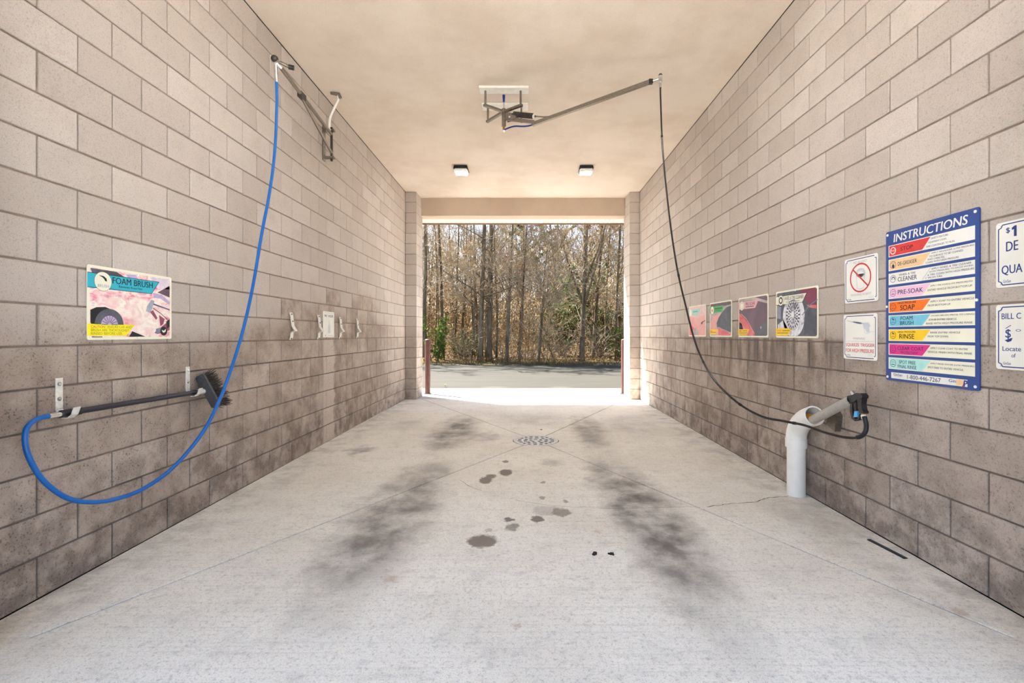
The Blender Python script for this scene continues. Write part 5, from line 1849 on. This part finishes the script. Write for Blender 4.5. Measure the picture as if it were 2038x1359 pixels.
bushy('cedar', 'dark green cedar showing through the branches right of centre', 'evergreen', 1.9, 24.5, 3.4, 5.0, 0.6, M['cedar'], 9000, 0.07, 41, 8)
bushy('cedar', 'smaller dark cedar behind the foot of the red-budded maple', 'evergreen', 4.0, 25.0, 2.4, 3.0, 0.3, M['cedar'], 5000, 0.06, 42, 7)
bushy('leafy_bush', 'small bright green bush behind the left bollard', 'bush', -4.05, 20.7, 0.9, 2.3, 0.25, M['freshgreen'], 1500, 0.055, 43, 6)
bushy('leafy_bush', 'low green bush at the right end beyond the drive', 'bush', 4.35, 21.3, 0.8, 1.7, 0.2, M['freshgreen'], 900, 0.045, 44, 6)
bushy('pine', 'tall yellow-green pine rising behind the woods at centre', 'evergreen', 0.9, 36.0, 4.2, 12.5, 6.0, M['pine'], 9000, 0.10, 45, 4)
bushy('pine', 'yellow-green pine deep behind the maple on the right', 'evergreen', 6.0, 40.0, 3.6, 11.0, 4.5, M['pine'], 6000, 0.10, 46, 4)
bushy('olive_shrub', 'olive-yellow shrub at the foot of the twin trunks', 'bush', -3.0, 22.3, 2.0, 1.7, 0.2, M['pine'], 1400, 0.04, 47, 9)

# bare shrubs between the trunks
for i, (px, Y, h) in enumerate(((925, 21.2, 2.0), (1000, 21.5, 2.2), (1050, 21.3, 2.4), (1110, 21.0, 2.6), (1135, 21.6, 2.0), (1195, 21.2, 2.2), (860, 21.9, 2.0), (1090, 22.2, 3.0))):
    rn = random.Random(700 + i)
    x = (px - VX) / FPX * Y
    z = gz(Y)
    lab = ['bare shrub at the foot of the leaning sapling', 'bare shrub right of the thickest trunk', 'bare shrub left of the low spreading tree',
           'wide bare shrub right of the low spreading tree', 'bare shrub left of the maple', 'bare shrub right of the maple', 'bare shrub beside the leftmost green bush',
           'tall bare shrub before the dark cedar'][i]
    t_ = thing('bare_shrub', lab, 'shrub', (x, Y, z), 'bare shrubs along the wood edge')
    st, tw = MB(), MB()
    for k in range(9):
        a = rn.uniform(0, 6.28)
        path = limb_path(rn, Vector((x + 0.15 * math.cos(a), Y + 0.15 * math.sin(a), z - 0.05)), Vector((math.cos(a) * .5, math.sin(a) * .5, 1)), h * rn.uniform(.7, 1.1), 6, .14, .02)
        st.tube(path, [0.016 * (1 - .8 * q / 6) for q in range(7)], 4, cap=False)
        for (p, d, t) in spawn(rn, path, 9, .15, .8, .02):
            pa = limb_path(rn, p, d, h * .35 * rn.uniform(.4, 1.1), 3, .25, .0)
            tw.tube(pa, [0.008, 0.007, 0.005, 0.003], 3, cap=False)
            for (p3, d3, t3) in spawn(rn, pa, 4, .2, .8, .0):
                tw.tube(limb_path(rn, p3, d3, rn.uniform(.1, .3), 2, .3, 0), [0.005, 0.004, 0.002], 3, cap=False)
    st.build('stems', M['bark'], t_)['kind'] = 'stuff'
    tw.build('twigs', M['twig'], t_)['kind'] = 'stuff'

# tangled undergrowth filling the wood between the stems
ub, ul = MB(), MB()
for i in range(15000):
    y = 22.0 + 30 * R_.random() ** 1.6
    hw_ = 0.27 * y + 2
    x = R_.uniform(-hw_, hw_)
    z = gz(y) + 3.6 * R_.random() ** 1.7
    p = Vector((x, y, z))
    d = Vector((R_.uniform(-1, 1), R_.uniform(-1, 1), R_.uniform(-.2, 1.6))).normalized()
    L = R_.uniform(0.3, 1.1)
    w_ = R_.uniform(0.004, 0.011) * y / 24
    ub.tube([p, p + d * L * .5 + rdir(R_) * .06, p + d * L], [w_, w_ * .8, w_ * .4], 3, cap=False)
for i in range(16000):
    y = 44 + 26 * R_.random()
    hw_ = 0.27 * y + 2
    x = R_.uniform(-hw_, hw_)
    z = gz(y) + 11.0 * R_.random() ** 1.25
    p = Vector((x, y, z))
    d = Vector((R_.uniform(-1, 1), R_.uniform(-1, 1), R_.uniform(0.2, 3.0))).normalized()
    L = R_.uniform(0.8, 2.6)
    w_ = R_.uniform(0.012, 0.04)
    ub.tube([p, p + d * L * .5 + rdir(R_) * .15, p + d * L], [w_, w_ * .8, w_ * .3], 3, cap=False)
tag(ub.build('undergrowth', M['brush']), 'tangle of brown twigs filling the wood between the trunks', 'undergrowth', kind='stuff')
for i in range(26000):
    y = 20.2 + 32 * R_.random() ** 1.5
    hw_ = 0.27 * y + 2
    x = R_.uniform(-hw_, hw_)
    zmax = 0.35 if R_.random() < 0.45 else 4.2
    if y < 21.5:
        zmax = 0.2
    leaf_quad(ul, Vector((x, y, gz(y) + 0.03 + zmax * R_.random() ** 1.3)), R_.uniform(0.025, 0.06) * y / 24, R_)
tag(ul.build('dry_leaves', M['tanleaf']), 'dry tan leaves on the ground and clinging in the undergrowth', 'leaves', kind='stuff')
gr = MB()
for i in range(5200):
    x = R_.uniform(-14, 14)
    y = 19.32 + 1.1 * R_.random() ** 1.7
    dens = 0.5 + 0.5 * math.sin(x * 1.7) * math.sin(x * 0.63 + 1)
    if R_.random() > 0.25 + 0.75 * dens:
        continue
    hh = R_.uniform(0.05, 0.16)
    a = R_.uniform(0, 6.28)
    q = Vector((x, y, gz(y)))
    s_ = Vector((math.cos(a), math.sin(a), 0)) * 0.012
    tp_ = q + Vector((R_.uniform(-.05, .05), R_.uniform(-.05, .05), hh))
    gr.add([q - s_, q + s_, tp_], [(0, 1, 2)])
tag(gr.build('verge_grass', M['grass']), 'thin strip of grass along the far edge of the drive', 'grass', kind='stuff')

# a dandelion at the edge of the far apron
c = on_floor(886, 769.5)
dn = thing('dandelion', 'tiny yellow dandelion at the edge of the far apron', 'flower', (c.x, c.y, 0))
MB().tube([c, c + Vector((0.005, 0, 0.05))], 0.004, 5).build('stalk', M['freshgreen'], dn)
mb = MB()
for k in range(14):
    a = 2 * math.pi * k / 14
    p = c + Vector((0.005, 0, 0.05))
    d = Vector((math.cos(a), math.sin(a), 0.5)) * 0.024
    s_ = Vector((-math.sin(a), math.cos(a), 0)) * 0.006
    mb.add([p - s_ * .5, p + d * .6 - s_, p + d, p + d * .6 + s_, p + s_ * .5], [(0, 1, 2, 3, 4)])
mb.build('petals', M['flower'], dn)
mb = MB()
for k in range(7):
    a = 2 * math.pi * k / 7 + .3
    d = Vector((math.cos(a), math.sin(a), 0.25)) * 0.07
    s_ = Vector((-math.sin(a), math.cos(a), 0)) * 0.010
    mb.add([c, c + d * .6 - s_, c + d, c + d * .6 + s_], [(0, 1, 2, 3)])
mb.build('leaf_rosette', M['freshgreen'], dn)
